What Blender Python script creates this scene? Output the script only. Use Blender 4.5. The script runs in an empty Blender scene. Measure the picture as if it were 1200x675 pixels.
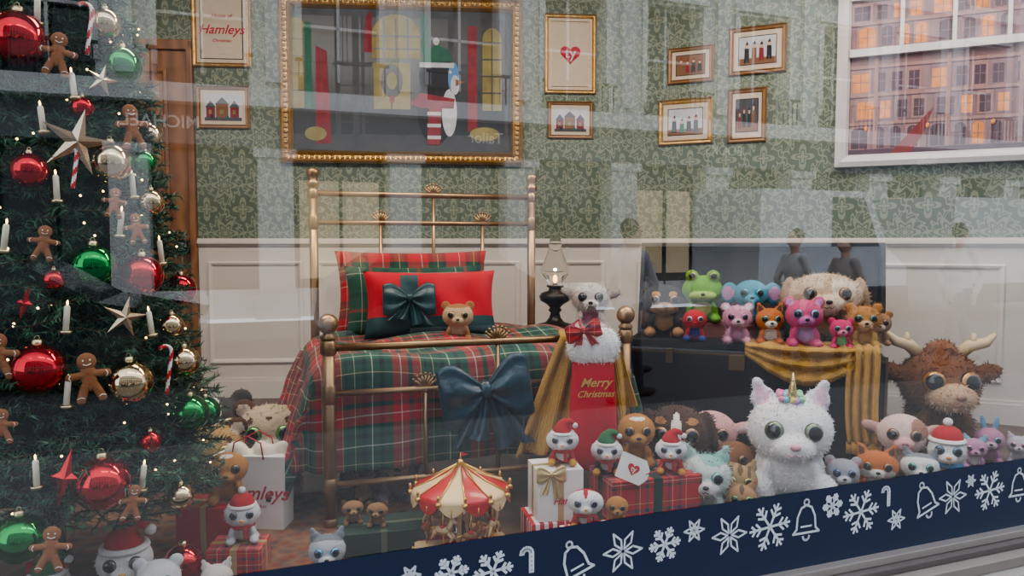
import bpy, bmesh, math, random
import numpy as np
from mathutils import Vector, Matrix, Euler
random.seed(7); np.random.seed(7)
rad=math.radians
scene=bpy.context.scene
COL=scene.collection

# ------------------------------------------------------------------ node helpers
class E:
    def __init__(s,nt,o): s.nt=nt; s.o=o
    def m(s,op,*a,clamp=False):
        n=s.nt.nodes.new('ShaderNodeMath'); n.operation=op; n.use_clamp=clamp
        for i,x in enumerate((s,)+a):
            if isinstance(x,E): s.nt.links.new(x.o,n.inputs[i])
            else: n.inputs[i].default_value=x
        return E(s.nt,n.outputs[0])
    def __add__(s,b): return s.m('ADD',b)
    def __sub__(s,b): return s.m('SUBTRACT',b)
    def __mul__(s,b): return s.m('MULTIPLY',b)
    def __truediv__(s,b): return s.m('DIVIDE',b)
    def sin(s): return s.m('SINE')
    def cos(s): return s.m('COSINE')
    def abs(s): return s.m('ABSOLUTE')
    def fr(s): return s.m('FRACT')
    def step(s,w):
        return (s*(1.0/w)+0.5).m('MULTIPLY',1.0,clamp=True)

def newmat(name):
    m=bpy.data.materials.new(name); m.use_nodes=True
    nt=m.node_tree; b=nt.nodes['Principled BSDF']
    return m,nt,b
def c4(c): return (c[0],c[1],c[2],1.0)
def uvxy(nt,kind='UV'):
    tc=nt.nodes.new('ShaderNodeTexCoord'); sp=nt.nodes.new('ShaderNodeSeparateXYZ')
    nt.links.new(tc.outputs[kind],sp.inputs[0])
    return E(nt,sp.outputs[0]),E(nt,sp.outputs[1]),tc
def mixc(nt,fac,a,b,mode='MIX'):
    n=nt.nodes.new('ShaderNodeMix'); n.data_type='RGBA'; n.blend_type=mode
    for sock,v in ((n.inputs[0],fac),(n.inputs[6],a),(n.inputs[7],b)):
        if isinstance(v,E): nt.links.new(v.o,sock)
        elif isinstance(v,bpy.types.NodeSocket): nt.links.new(v,sock)
        elif isinstance(v,(int,float)): sock.default_value=v
        else: sock.default_value=c4(v)
    return n.outputs[2]
def noise(nt,scale,detail=3,vec=None):
    n=nt.nodes.new('ShaderNodeTexNoise'); n.inputs['Scale'].default_value=scale; n.inputs['Detail'].default_value=detail
    if vec is not None: nt.links.new(vec,n.inputs['Vector'])
    return n
MC={}
def mat(name,col,rough=.6,metal=0,var=.12,vscale=8,bump=0,bscale=60,sheen=0,emis=0,coat=0,trans=0):
    if name in MC: return MC[name]
    m,nt,b=newmat(name)
    tc=nt.nodes.new('ShaderNodeTexCoord')
    n=noise(nt,vscale,4,tc.outputs['Object'])
    dark=tuple(x*(1-var) for x in col[:3]); lite=tuple(min(1,x*(1+var)) for x in col[:3])
    o=mixc(nt,E(nt,n.outputs[0]),dark,lite)
    nt.links.new(o,b.inputs['Base Color'])
    b.inputs['Roughness'].default_value=rough; b.inputs['Metallic'].default_value=metal
    if sheen: b.inputs['Sheen Weight'].default_value=sheen
    if coat: b.inputs['Coat Weight'].default_value=coat
    if trans: b.inputs['Transmission Weight'].default_value=trans
    if emis:
        nt.links.new(o,b.inputs['Emission Color']); b.inputs['Emission Strength'].default_value=emis
    if bump:
        n2=noise(nt,bscale,5,tc.outputs['Object'])
        bp=nt.nodes.new('ShaderNodeBump'); bp.inputs['Strength'].default_value=bump; bp.inputs['Distance'].default_value=.01
        nt.links.new(n2.outputs[0],bp.inputs['Height']); nt.links.new(bp.outputs[0],b.inputs['Normal'])
    MC[name]=m; return m
def ply(col):
    k='plush_%02x%02x%02x'%tuple(int(max(0,min(1,x))*255) for x in col[:3])
    return mat(k,col,rough=.95,var=.28,vscale=45,bump=.7,bscale=140,sheen=.05)
def tartan(name,period,stops):
    if name in MC: return MC[name]
    m,nt,b=newmat(name)
    u,v,tc=uvxy(nt)
    def ramp(x):
        r=nt.nodes.new('ShaderNodeValToRGB'); r.color_ramp.interpolation='CONSTANT'
        cr=r.color_ramp
        while len(cr.elements)>1: cr.elements.remove(cr.elements[-1])
        cr.elements[0].position=0; cr.elements[0].color=c4(stops[0][1])
        for p,c in stops[1:]:
            e=cr.elements.new(p); e.color=c4(c)
        nt.links.new((x/period).fr().o,r.inputs[0]); return r.outputs[0]
    tw=((u+v)*900.0).sin()*.12+.5
    o=mixc(nt,tw,ramp(u),ramp(v))
    nt.links.new(o,b.inputs['Base Color']); b.inputs['Roughness'].default_value=.9
    b.inputs['Sheen Weight'].default_value=.08
    MC[name]=m; return m

# ------------------------------------------------------------------ mesh builder
def T(x=0,y=0,z=0,rx=0,ry=0,rz=0,s=1):
    S=Matrix.Diagonal((s,s,s,1)) if not isinstance(s,(tuple,list)) else Matrix.Diagonal((*s,1))
    return Matrix.Translation((x,y,z))@Euler((rad(rx),rad(ry),rad(rz))).to_matrix().to_4x4()@S
def ico(sub):
    bm=bmesh.new(); bmesh.ops.create_icosphere(bm,subdivisions=sub,radius=1)
    v=np.array([x.co[:] for x in bm.verts]); f=[tuple(q.index for q in p.verts) for p in bm.faces]; bm.free(); return v,f
ICO2=ico(2); ICO3=ico(3); ICO1=ico(1)
class MB:
    def __init__(s): s.v=[];s.f=[];s.m=[];s.sm=[];s.uv={}
    def add(s,vs,fs,m=0,M=None,smooth=True,uvs=None):
        o=len(s.v)
        if M is not None: vs=[M@Vector(v) for v in vs]
        s.v.extend([tuple(v) for v in vs])
        for k,f in enumerate(fs):
            s.f.append(tuple(o+i for i in f)); s.m.append(m if isinstance(m,int) else int(m[k])); s.sm.append(smooth)
        if uvs is not None:
            for i,t in enumerate(uvs): s.uv[o+i]=t
    def box(s,x0,x1,y0,y1,z0,z1,m=0,M=None,bev=0):
        bm=bmesh.new(); bmesh.ops.create_cube(bm,size=1)
        for v in bm.verts: v.co=Vector(((x0+x1)/2+v.co.x*(x1-x0),(y0+y1)/2+v.co.y*(y1-y0),(z0+z1)/2+v.co.z*(z1-z0)))
        if bev: bmesh.ops.bevel(bm,geom=bm.edges[:],offset=bev,segments=2,affect='EDGES',profile=.6)
        bm.verts.ensure_lookup_table(); bm.verts.index_update()
        s.add([v.co.copy() for v in bm.verts],[[q.index for q in f.verts] for f in bm.faces],m,M,smooth=False); bm.free()
    def ell(s,c,r,m=0,M=None,rot=(0,0,0),sub=2):
        V,F={1:ICO1,2:ICO2,3:ICO3}[sub]
        if isinstance(r,(int,float)): r=(r,r,r)
        A=T(*c,*rot)@Matrix.Diagonal((*r,1))
        if M is not None: A=M@A
        s.add(V,F,m,A)
    def lathe(s,prof,n=24,m=0,M=None,mfn=None,smooth=True):
        vs=[];fs=[];ms=[]
        for (r,z) in prof:
            for k in range(n):
                a=2*math.pi*k/n; vs.append((r*math.cos(a),r*math.sin(a),z))
        for i in range(len(prof)-1):
            for k in range(n):
                k2=(k+1)%n
                fs.append((i*n+k,i*n+k2,(i+1)*n+k2,(i+1)*n+k)); ms.append(mfn(i,k) if mfn else m)
        s.add(vs,fs,ms,M,smooth)
    def tube(s,pts,r,n=8,m=0,M=None,mfn=None,cap=True):
        P=[Vector(p) for p in pts]; rr=r if isinstance(r,(list,tuple)) else [r]*len(P)
        vs=[];fs=[];ms=[];up=None
        for i,p in enumerate(P):
            t=(P[min(i+1,len(P)-1)]-P[max(i-1,0)]).normalized()
            if up is None:
                up=Vector((0,0,1)) if abs(t.z)<.9 else Vector((1,0,0))
            a=t.cross(up).normalized(); up=a.cross(t).normalized()
            for k in range(n):
                q=2*math.pi*k/n; vs.append(p+(a*math.cos(q)+up*math.sin(q))*rr[i])
        for i in range(len(P)-1):
            for k in range(n):
                k2=(k+1)%n; fs.append((i*n+k,i*n+k2,(i+1)*n+k2,(i+1)*n+k)); ms.append(mfn(i,k) if mfn else m)
        if cap:
            fs.append(tuple(range(n))[::-1]); ms.append(ms[0]); fs.append(tuple((len(P)-1)*n+k for k in range(n))); ms.append(ms[-2])
        s.add(vs,fs,ms,M)
    def grid(s,fn,nu,nv,m=0,M=None,uvf=None,mfn=None):
        vs=[];uvs=[];fs=[];ms=[]
        for j in range(nv+1):
            for i in range(nu+1):
                u=i/nu;v=j/nv; vs.append(fn(u,v)); uvs.append(uvf(u,v) if uvf else (u,v))
        for j in range(nv):
            for i in range(nu):
                a=j*(nu+1)+i; fs.append((a,a+1,a+nu+2,a+nu+1)); ms.append(mfn((i+.5)/nu,(j+.5)/nv) if mfn else m)
        s.add(vs,fs,ms,M,True,uvs)
    def poly(s,pts,y,m=0,M=None):
        s.add([(p[0],y,p[1]) for p in pts],[tuple(range(len(pts)))],m,M,False)
    def rect(s,x0,x1,z0,z1,y,m=0,M=None): s.poly([(x0,z0),(x1,z0),(x1,z1),(x0,z1)],y,m,M)
    def disc(s,cx,cz,rx,rz,y,m=0,M=None,n=24): s.poly([(cx+rx*math.cos(2*math.pi*k/n),cz+rz*math.sin(2*math.pi*k/n)) for k in range(n)],y,m,M)
    def ribbon(s,pts,w,y=0,m=0,M=None,closed=False):
        P=[Vector(p) for p in pts]
        n=len(P)
        rng=range(n if closed else n-1)
        for i in rng:
            a=P[i];b=P[(i+1)%n]; d=(b-a)
            if d.length<1e-7: continue
            d.normalize(); q=Vector((-d.y,d.x))*w/2; e=d*w*.35
            s.add([(p.x,y,p.y) for p in (a-q-e,b-q+e,b+q+e,a+q-e)],[(0,1,2,3)],m,M,False)
    def extr(s,pts,y0,y1,m=0,M=None,inset=0):
        n=len(pts)
        cx=sum(p[0] for p in pts)/n; cz=sum(p[1] for p in pts)/n
        def sc(p,k): return (cx+(p[0]-cx)*k,cz+(p[1]-cz)*k)
        k=1-inset; ym=y0+(y1-y0)*.35
        rings=[[(*sc(p,k),y0) for p in pts],[(*sc(p,1),ym) for p in pts],[(*sc(p,1),y1) for p in pts]]
        vs=[(p[0],p[2],p[1]) for r in rings for p in r]
        fs=[tuple(range(n)),tuple(2*n+i for i in range(n))[::-1]]
        for r in range(2):
            for i in range(n):
                j=(i+1)%n; fs.append((r*n+i,r*n+j,(r+1)*n+j,(r+1)*n+i))
        s.add(vs,fs,m,M,False)
    def frame(s,x0,x1,z0,z1,prof,m=0,M=None):
        vs=[];fs=[]
        for (i,d) in prof:
            vs+=[(x0+i,-d,z0+i),(x1-i,-d,z0+i),(x1-i,-d,z1-i),(x0+i,-d,z1-i)]
        for r in range(len(prof)-1):
            for k in range(4):
                k2=(k+1)%4; fs.append((r*4+k,r*4+k2,(r+1)*4+k2,(r+1)*4+k))
        s.add(vs,fs,m,M,False)
    def text(s,body,size,m=0,M=None,ext=.0,shear=0,align='CENTER'):
        cu=bpy.data.curves.new('t','FONT'); cu.body=body; cu.size=size; cu.extrude=ext; cu.shear=shear; cu.align_x=align; cu.align_y='CENTER'; cu.offset=size*.012
        ob=bpy.data.objects.new('t',cu); COL.objects.link(ob)
        dg=bpy.context.evaluated_depsgraph_get(); me=ob.evaluated_get(dg).to_mesh()
        vs=[v.co.copy() for v in me.vertices]; fs=[tuple(p.vertices) for p in me.polygons]
        bpy.data.objects.remove(ob)
        s.add(vs,fs,m,M,False)
    def build(s,name,mats,M=None,uv=True,parent=None):
        me=bpy.data.meshes.new(name); me.from_pydata(s.v,[],s.f)
        for q in mats: me.materials.append(q)
        me.polygons.foreach_set('material_index',s.m); me.polygons.foreach_set('use_smooth',s.sm)
        if uv:
            ul=me.uv_layers.new(name='UVMap'); n=len(me.loops)
            co=np.array(s.v); vi=np.empty(n,int); me.loops.foreach_get('vertex_index',vi)
            nr=np.empty(len(s.f)*3); me.polygons.foreach_get('normal',nr); nr=np.abs(nr.reshape(-1,3))
            tot=np.empty(len(s.f),int); me.polygons.foreach_get('loop_total',tot)
            ax=np.repeat(np.argmax(nr,axis=1),tot); p=co[vi]
            U=np.where(ax==0,p[:,1],p[:,0]); V=np.where(ax==2,p[:,1],p[:,2])
            if s.uv:
                for k,i in enumerate(vi):
                    t=s.uv.get(int(i))
                    if t is not None: U[k],V[k]=t
            ul.data.foreach_set('uv',np.stack([U,V],1).ravel())
        me.update()
        ob=bpy.data.objects.new(name,me); COL.objects.link(ob)
        if M is not None: ob.matrix_world=M
        if parent:
            ob.parent=parent; ob.matrix_parent_inverse=PINV[parent.name]
        return ob
PINV={}

def blob(parts,vox,smooth=3,ncol=1):
    """smoothly fused surface from ellipsoids (centre,radii,rot,colour index,geo)."""
    V,F=ICO3
    vs=[];fs=[];inv=[]
    for (c,r,rot,ci,geo) in parts:
        A=T(*c,*rot)@Matrix.Diagonal((*r,1)); An=np.array(A)
        inv.append((np.array(A.inverted()),min(r),ci,geo))
        if geo:
            o=len(vs); q=V@An[:3,:3].T+An[:3,3]; vs.extend(q.tolist()); fs.extend([tuple(i+o for i in f) for f in F])
    me=bpy.data.meshes.new('t'); me.from_pydata(vs,[],fs); ob=bpy.data.objects.new('t',me); COL.objects.link(ob)
    md=ob.modifiers.new('r','REMESH'); md.mode='VOXEL'; md.voxel_size=vox
    ms=ob.modifiers.new('s','SMOOTH'); ms.factor=.6; ms.iterations=smooth
    dg=bpy.context.evaluated_depsgraph_get(); m2=ob.evaluated_get(dg).to_mesh()
    n=len(m2.vertices); co=np.empty(n*3); m2.vertices.foreach_get('co',co); co=co.reshape(-1,3)
    faces=[tuple(p.vertices) for p in m2.polygons]
    nf=len(faces); ce=np.empty(nf*3); m2.polygons.foreach_get('center',ce); ce=ce.reshape(-1,3)
    nr=np.empty(nf*3); m2.polygons.foreach_get('normal',nr); nr=nr.reshape(-1,3)
    best=np.full(nf,1e9); ci=np.zeros(nf,int); paint=np.full(nf,-1)
    for (A,mr,c,geo) in inv:
        d=np.linalg.norm(ce@A[:3,:3].T+A[:3,3],axis=1)
        if geo:
            dd=(d-1)*mr; k=dd<best; best[k]=dd[k]; ci[k]=c
        else: paint[d<1]=c
    ci=np.where(paint>=0,paint,ci)
    bpy.data.objects.remove(ob); bpy.data.meshes.remove(me)
    return co,faces,ci,ce,nr
def add_blob(mb,parts,vox,smooth=3,fuzz=0,flen=.02,droop=.3,fw=.006):
    co,fa,ci,ce,nr=blob(parts,vox,smooth)
    mb.add(co.tolist(),fa,ci.tolist())
    if fuzz:
        idx=np.random.randint(0,len(fa),fuzz); vs=[];fs=[];ms=[]
        for k,i in enumerate(idx):
            n=nr[i]; d=n+np.random.randn(3)*.45; d[2]-=droop; d/=np.linalg.norm(d)
            t=np.cross(n,np.random.randn(3)); t/=np.linalg.norm(t)+1e-9
            p=ce[i]; L=flen*(.6+.8*random.random())
            vs+= [tuple(p-t*fw-n*.002),tuple(p+t*fw-n*.002),tuple(p+d*L)]; fs.append((3*k,3*k+1,3*k+2)); ms.append(ci[i])
        mb.add(vs,fs,ms)
BLACK=mat('gloss_black',(.008,.008,.01),.08,var=0,coat=.5)
WHITE=(.78,.77,.74)
def iris(col): return mat('iris_%02x%02x%02x'%tuple(int(x*255) for x in col),tuple(x*.75 for x in col),.18,.3,var=.5,vscale=90,coat=.6)
def eye(mb,p,nrm,r,mi,mp):
    q=Vector(nrm).normalized().to_track_quat('Z','Y').to_matrix().to_4x4()
    M=Matrix.Translation(p)@q@Matrix.Diagonal((r,r,r*.62,1))
    n=12; prof=[(math.sin(a),math.cos(a)) for a in [math.pi*.62*i/n for i in range(n+1)]]
    mb.lathe(prof,16,M=M,mfn=lambda i,k: mp if i<5 or i>=8 else mi)

def plush(name,x,y,z,h,yaw,body,face=None,muz=None,ears='round',earc=None,inner=None,eyec=(.1,.25,.6),nose=(.02,.015,.015),
          belly=None,hat=None,scarf=None,parts=(),paint=(),fuzz=500,flen=.03,eyer=.088,extra=None,limbc=None,wide=1.0,mats=(),muzr=None,droop=.3):
    cols=[body]
    def ci(c):
        if c is None: c=body
        if c not in cols: cols.append(c)
        return cols.index(c)
    w=wide; P=[]
    hc=(0,-.04,.62); hr=(.35*w,.30,.30)
    P.append((hc,hr,(0,0,0),ci(face),1))
    P.append(((0,.08,.27),(.24*w,.23,.27),(0,0,0),0,1))
    lb=ci(limbc if limbc else body)
    for sx in (-1,1):
        P.append(((sx*.20*w,-.13,.23),(.075,.085,.17),(25,sx*-12,0),0,1))
        P.append(((sx*.22*w,-.22,.085),(.10,.13,.085),(0,0,sx*15),lb,1))
        P.append(((sx*.21*w,-.02,.09),(.11,.17,.09),(0,0,0),0,1))
    mr=muzr or (.15,.10,.10)
    P.append(((0,-.31,.53),mr,(0,0,0),ci(muz if muz else face),1))
    if belly: P.append(((0,-.16,.27),(.17,.12,.2),(0,0,0),ci(belly),0))
    ec=ci(earc); 
    for sx in (-1,1):
        if ears=='round': P.append(((sx*.27*w,.0,.87),(.115,.06,.115),(0,0,0),ec,1)); 
        elif ears=='cat':
            P+= [((sx*.22*w,0,.88),(.11,.06,.10),(0,sx*18,0),ec,1),((sx*.26*w,0,.98),(.055,.035,.09),(0,sx*18,0),ec,1)]
        elif ears=='floppy': P+= [((sx*.34*w,-.02,.66),(.07,.13,.22),(0,sx*-14,0),ec,1)]
        elif ears=='bunny': P.append(((sx*.14,.02,1.02),(.07,.045,.22),(0,sx*12,0),ec,1))
        elif ears=='side': P.append(((sx*.42*w,0,.70),(.15,.06,.085),(0,sx*-15,0),ec,1))
        elif ears=='elephant': P.append(((sx*.43*w,.02,.64),(.19,.05,.23),(0,0,sx*-15),ec,1))
        elif ears=='frog': P.append(((sx*.2,-.12,.90),(.13,.12,.13),(0,0,0),ec,1))
    if inner:
        k=ci(inner)
        for sx in (-1,1):
            if ears=='round': P.append(((sx*.27*w,-.07,.87),(.075,.06,.075),(0,0,0),k,0))
            if ears=='cat': P.append(((sx*.23*w,-.06,.91),(.06,.05,.11),(0,sx*18,0),k,0))
            if ears=='bunny': P.append(((sx*.14,-.04,1.02),(.04,.05,.16),(0,sx*12,0),k,0))
            if ears=='elephant': P.append(((sx*.45*w,-.05,.64),(.13,.06,.16),(0,0,0),k,0))
            if ears=='side': P.append(((sx*.44*w,-.06,.70),(.1,.05,.05),(0,sx*-15,0),k,0))
    for (c,r,rot,cc) in parts: P.append((c,r,rot,ci(cc),1))
    for (c,r,cc) in paint: P.append((c,r,(0,0,0),ci(cc),0))
    mb=MB(); add_blob(mb,P,.021,3,fuzz,flen,fw=.007,droop=droop)
    ml=[ply(c) for c in cols]
    ml.append(iris(eyec)); mi=len(ml)-1; ml.append(BLACK); mp=len(ml)-1
    ml.append(mat('nose_%02x%02x%02x'%tuple(int(q*255) for q in nose),nose,.4,var=.05)); mn=len(ml)-1
    ml+= [ply((.50,.012,.015)),ply(WHITE),ply((.03,.17,.06))]; R,W,G=mn+1,mn+2,mn+3
    for sx in (-1,1):
        d=Vector((sx*.44,-.88,.14)).normalized()
        if ears=='frog': p=(sx*.2,-.225,.91); nn=(sx*.15,-1,.1); er=eyer
        else: p=(hc[0]+hr[0]*d.x*.97,hc[1]+hr[1]*d.y*.97,hc[2]+hr[2]*d.z); nn=(sx*.32,-1,.1); er=eyer
        eye(mb,p,nn,er,mi,mp)
    ny=-.31-mr[1]
    mb.ell((0,ny-.005,.565),(.045,.025,.03),mn)
    mb.tube([(-.06,ny+.02,.50),(-.03,ny+.002,.485),(0,ny,.505),(.03,ny+.002,.485),(.06,ny+.02,.50)],.006,5,mn)
    if hat in('santa','beanie','green'):
        hm=G if hat=='green' else R
        n=16; mb.lathe([(.265+.05*math.cos(a),.80+.05*math.sin(a)) for a in [2*math.pi*i/8 for i in range(9)]],20,W,T(0,-.02,0))
        if hat=='beanie':
            mb.lathe([(.27,.80),(.26,.90),(.20,1.0),(.10,1.06),(0.001,1.08)],20,hm,T(0,-.02,0)); mb.ell((0,-.02,1.13),.085,W)
        else:
            mb.tube([(0,-.02,.80),(0,-.02,.90),(.03,-.02,1.0),(.10,-.03,1.09),(.20,-.04,1.10),(.29,-.05,1.03)],[.26,.235,.17,.11,.07,.045],14,hm)
            mb.ell((.32,-.06,1.0),.075,W)
    if scarf:
        ml.append(ply(scarf)); sc=len(ml)-1
        mb.lathe([(.22+.055*math.cos(a),.37+.05*math.sin(a)) for a in [2*math.pi*i/8 for i in range(9)]],20,sc,T(0,-.03,0))
        mb.box(.03,.13,-.33,-.27,.12,.36,sc,bev=.02)
    if extra: extra(mb,ml)
    S=h/.92
    return mb.build(name,ml,T(x,y,z,0,0,yaw,S),uv=False)

# ------------------------------------------------------------------ base materials
GOLD=mat('antique_gold',(.50,.33,.13),.35,.85,var=.35,vscale=30,bump=.5,bscale=40)
BRASS=mat('aged_brass',(.36,.23,.12),.36,.85,var=.3,vscale=14)
CREAM=mat('cream_paint',(.60,.54,.48),.5,var=.04,vscale=3)
CREAM2=mat('cream_paint_moulding',(.64,.58,.52),.45,var=.04)
def wood(name,a,b_,sc=1.0,rough=.4):
    m,nt,b=newmat(name); u,v,tc=uvxy(nt)
    n=noise(nt,2.2*sc,6,tc.outputs['Object'])
    w=nt.nodes.new('ShaderNodeTexWave'); w.inputs['Scale'].default_value=3*sc; w.inputs['Distortion'].default_value=6; w.inputs['Detail'].default_value=3
    nt.links.new(tc.outputs['Object'],w.inputs[0])
    o=mixc(nt,E(nt,w.outputs[1])*.6+E(nt,n.outputs[0])*.4,a,b_); nt.links.new(o,b.inputs['Base Color']); b.inputs['Roughness'].default_value=rough
    return m
DOORW=wood('door_oak',(.15,.06,.022),(.32,.145,.055))
FLOORW=wood('floor_boards',(.06,.035,.025),(.13,.08,.05),.7)
def wallpaper():
    m,nt,b=newmat('green_damask_wallpaper'); u,v,tc=uvxy(nt)
    p,q=.235,.32
    def cell(off):
        a=((u/p+off).fr()-.5)*p; c=((v/q+off).fr()-.5)*q
        r=(a*a+c*c*.75).m('SQRT'); th=c.m('ARCTAN2',a); return a,c,r,th
    a,c,r,th=cell(0.0)
    R=((th*6).cos()*.3+1.0)*.066
    f=(R-r).step(.006)
    f=f*( ((r-R*.62).abs()-.006).step(.004) )*( ((r-R*.3).abs()-.004).step(.004))
    R3=((th*12+r*60).cos()*.2+1.0)*.093
    f=f+((r-R3).abs()*-1.0+.006).step(.004)
    a,c,r,th=cell(.5)
    R2=((th*4).cos()*.45+1.0)*.048
    f=f+(R2-r).step(.006)*(((r-R2*.55).abs()-.005).step(.004))
    tre=((u*(2*math.pi/p)).cos()+(v*(2*math.pi/q)).cos()+(u*(8*math.pi/p)).sin()*(v*(8*math.pi/q)).sin()*.35).abs()
    f=f+(tre*-1.0+.13).step(.05)
    f=f.m('MULTIPLY',1.0,clamp=True)
    n=noise(nt,7,3,tc.outputs['UV'])
    base=mixc(nt,E(nt,n.outputs[0]),(.075,.105,.075),(.11,.145,.105))
    o=mixc(nt,f,base,(.215,.245,.175)); nt.links.new(o,b.inputs['Base Color']); b.inputs['Roughness'].default_value=.6
    return m
PAPER=wallpaper()
GN=(.012,.065,.04)
TSTOPS=[(0,GN),(.08,(.42,.36,.2)),(.092,GN),(.18,(.01,.022,.03)),(.24,(.018,.09,.055)),(.30,(.55,.53,.48)),(.315,(.018,.09,.055)),(.40,(.01,.02,.03)),(.46,(.02,.08,.05)),(.56,(.38,.02,.025)),(.66,(.5,.46,.4)),(.672,(.38,.02,.025)),(.76,(.015,.05,.045)),(.82,(.36,.02,.025)),(.92,(.45,.38,.15)),(.932,(.02,.07,.045)),(.97,(.01,.03,.03))]
TART=tartan('tartan_duvet',.30,TSTOPS)
TARTP=tartan('tartan_pillow',.20,[(0,(.40,.02,.025)),(.2,(.5,.45,.38)),(.22,(.40,.02,.025)),(.38,(.015,.04,.03)),(.5,(.015,.08,.045)),(.62,(.5,.4,.15)),(.64,(.015,.08,.045)),(.74,(.015,.04,.03)),(.84,(.40,.02,.025))])
TREDS=[(0,(.42,.02,.025)),(.3,(.02,.06,.04)),(.38,(.42,.02,.025)),(.44,(.6,.5,.4)),(.46,(.42,.02,.025)),(.62,(.02,.05,.08)),(.72,(.45,.02,.03)),(.86,(.55,.45,.15)),(.88,(.42,.02,.025))]
TRED=tartan('tartan_red',.09,TREDS)
TRED2=tartan('tartan_red_large',.13,TREDS)
RIBG=mat('ribbon_green',(.008,.05,.035),.4,sheen=.1); RIBGO=mat('ribbon_gold',(.55,.42,.2),.35,.4)
RIBR=mat('ribbon_red',(.5,.015,.02),.4)
VTEAL=mat('velvet_teal',(.006,.036,.055),.28,var=.85,vscale=22,sheen=.08,bump=.9,bscale=18,coat=.25)
FURW=ply((.82,.8,.76)); REDV=mat('felt_red',(.48,.008,.018),.85,sheen=.05,bump=.2,bscale=200)

# ------------------------------------------------------------------ room shell
CX,CY=.77,5.21
MBK=T(CX,CY,0,0,0,5.0); MR=T(CX,CY,0,0,0,-24.5); MW=T(0,2.136,0,0,0,20.66)
RAIL=1.07; H=3.0
def wall(name,M,x0,x1,panels,tn,bn):
    mb=MB(); mb.box(x0,x1,0,.1,RAIL,H,0); mb.box(x0,x1,0,.1,-.05,RAIL,1)
    mb.build(name,[PAPER,CREAM],M)
    mb=MB(); pr=[(0,.0),(0,.012),(.008,.016),(.02,.012),(.03,.004),(.03,0)]
    for (a,b) in panels: mb.frame(a,b,.24,.93,pr,0)
    for (a,b,d) in ((1.035,1.05,.014),(1.05,1.075,.03),(1.075,1.085,.02)): mb.box(x0,x1,-d,-.0005,a,b,0)
    mb.build(tn,[CREAM2],M)
    mb=MB(); mb.box(x0,x1,-.018,-.0005,.0,.12,0); mb.box(x0,x1,-.012,-.0005,.12,.14,0); mb.build(bn,[CREAM2],M)
wall('wall_back',MBK,-2.88,0,[(-2.82,-2.2),(-2.1,-1.45),(-1.38,-.72),(-.64,-.12)],'trim_1','baseboard_back')
mb=MB(); mb.box(-4.39,-3.87,0,.1,-.05,H,0); mb.build('wall_back_left',[PAPER],MBK)
mb=MB(); mb.box(-3.87,-2.88,0,.1,2.39,H,0); mb.build('wall_back_lintel',[PAPER],MBK)
wall('wall_right',MR,0,3.66,[(.12,.72),(.84,1.5),(1.62,2.28),(2.4,3.1)],'trim_2','baseboard_right')
mb=MB(); mb.box(-3.7,-3.6,.9,4.8,-.05,H,0); mb.build('wall_left',[CREAM])
poly=[(-3.6,.78),(4.11,3.69),(.77,5.21),(-3.6,4.83)]
mb=MB(); mb.add([(x,y,0) for x,y in poly]+[(x,y,-.05) for x,y in poly],[(0,1,2,3),(7,6,5,4),(0,4,5,1),(1,5,6,2),(2,6,7,3),(3,7,4,0)],0,smooth=False); mb.build('floor',[FLOORW])
mb=MB(); mb.add([(x,y,H) for x,y in poly]+[(x,y,H+.1) for x,y in poly],[(3,2,1,0),(4,5,6,7),(0,4,5,1),(1,5,6,2),(2,6,7,3),(3,7,4,0)],0,smooth=False); mb.build('ceiling',[CREAM])
# door
mb=MB(); mb.box(-3.80,-2.925,.0,.045,.01,2.32,0)
for (a,b,c,d) in ((-3.72,-3.42,.2,.9),(-3.32,-3.05,.2,.9),(-3.72,-3.42,1.15,2.2),(-3.32,-3.05,1.15,2.2)):
    mb.frame(a,b,c,d,[(0,0),(0,.014),(.02,.016),(.035,.002)],0); mb.box(a+.05,b-.05,-.012,0,c+.05,d-.05,0,bev=.006)
for (a,b) in ((-3.865,-3.80),(-2.925,-2.885)): mb.box(a,b,-.03,.05,0,2.38,0,bev=.006)
mb.box(-3.865,-2.885,-.03,.05,2.32,2.385,0,bev=.006)
mb.ell((-2.955,-.095,1.03),(.05,.04,.05),1,sub=3); mb.tube([(-2.955,0,1.03),(-2.955,-.07,1.03)],.016,10,1); mb.lathe([(.0,.0),(.045,.0),(.04,.012),(0,.014)],16,1,T(-2.955,-.001,1.03,90))
mb.build('door_1',[DOORW,mat('dark_bronze',(.04,.035,.035),.3,.9)],MBK)

# ------------------------------------------------------------------ framed pictures
def colm(n,c,r=.7,e=0,v=.1,vs=20): return mat('art_'+n,c,r,var=v,vscale=vs,emis=e)
PAPERC=colm('paper',(.56,.47,.37)); INK=colm('ink',(.012,.012,.016)); ARED=colm('red',(.22,.02,.03),v=.6,vs=14); AGR=colm('green',(.015,.12,.065),v=.4)
ABL=colm('blue',(.10,.26,.52)); AYE=colm('yellow',(.24,.20,.07),e=.06,v=.6,vs=9); ADK=colm('dark',(.018,.023,.030),.35,v=.5,vs=6); AST=colm('stone',(.06,.066,.075),v=.5,vs=9); AWH=colm('white',(.5,.52,.55),v=.25); ABR=colm('brown',(.2,.09,.04)); APK=colm('skin',(.6,.35,.25))
AREDP=colm('print_red',(.45,.015,.03))
ART=[GOLD,PAPERC,INK,ARED,AGR,ABL,AYE,ADK,AST,AWH,ABR,APK,AREDP]
WOODF=mat('frame_wood_gilt',(.26,.14,.055),.4,.4,var=.3,vscale=30)
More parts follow.
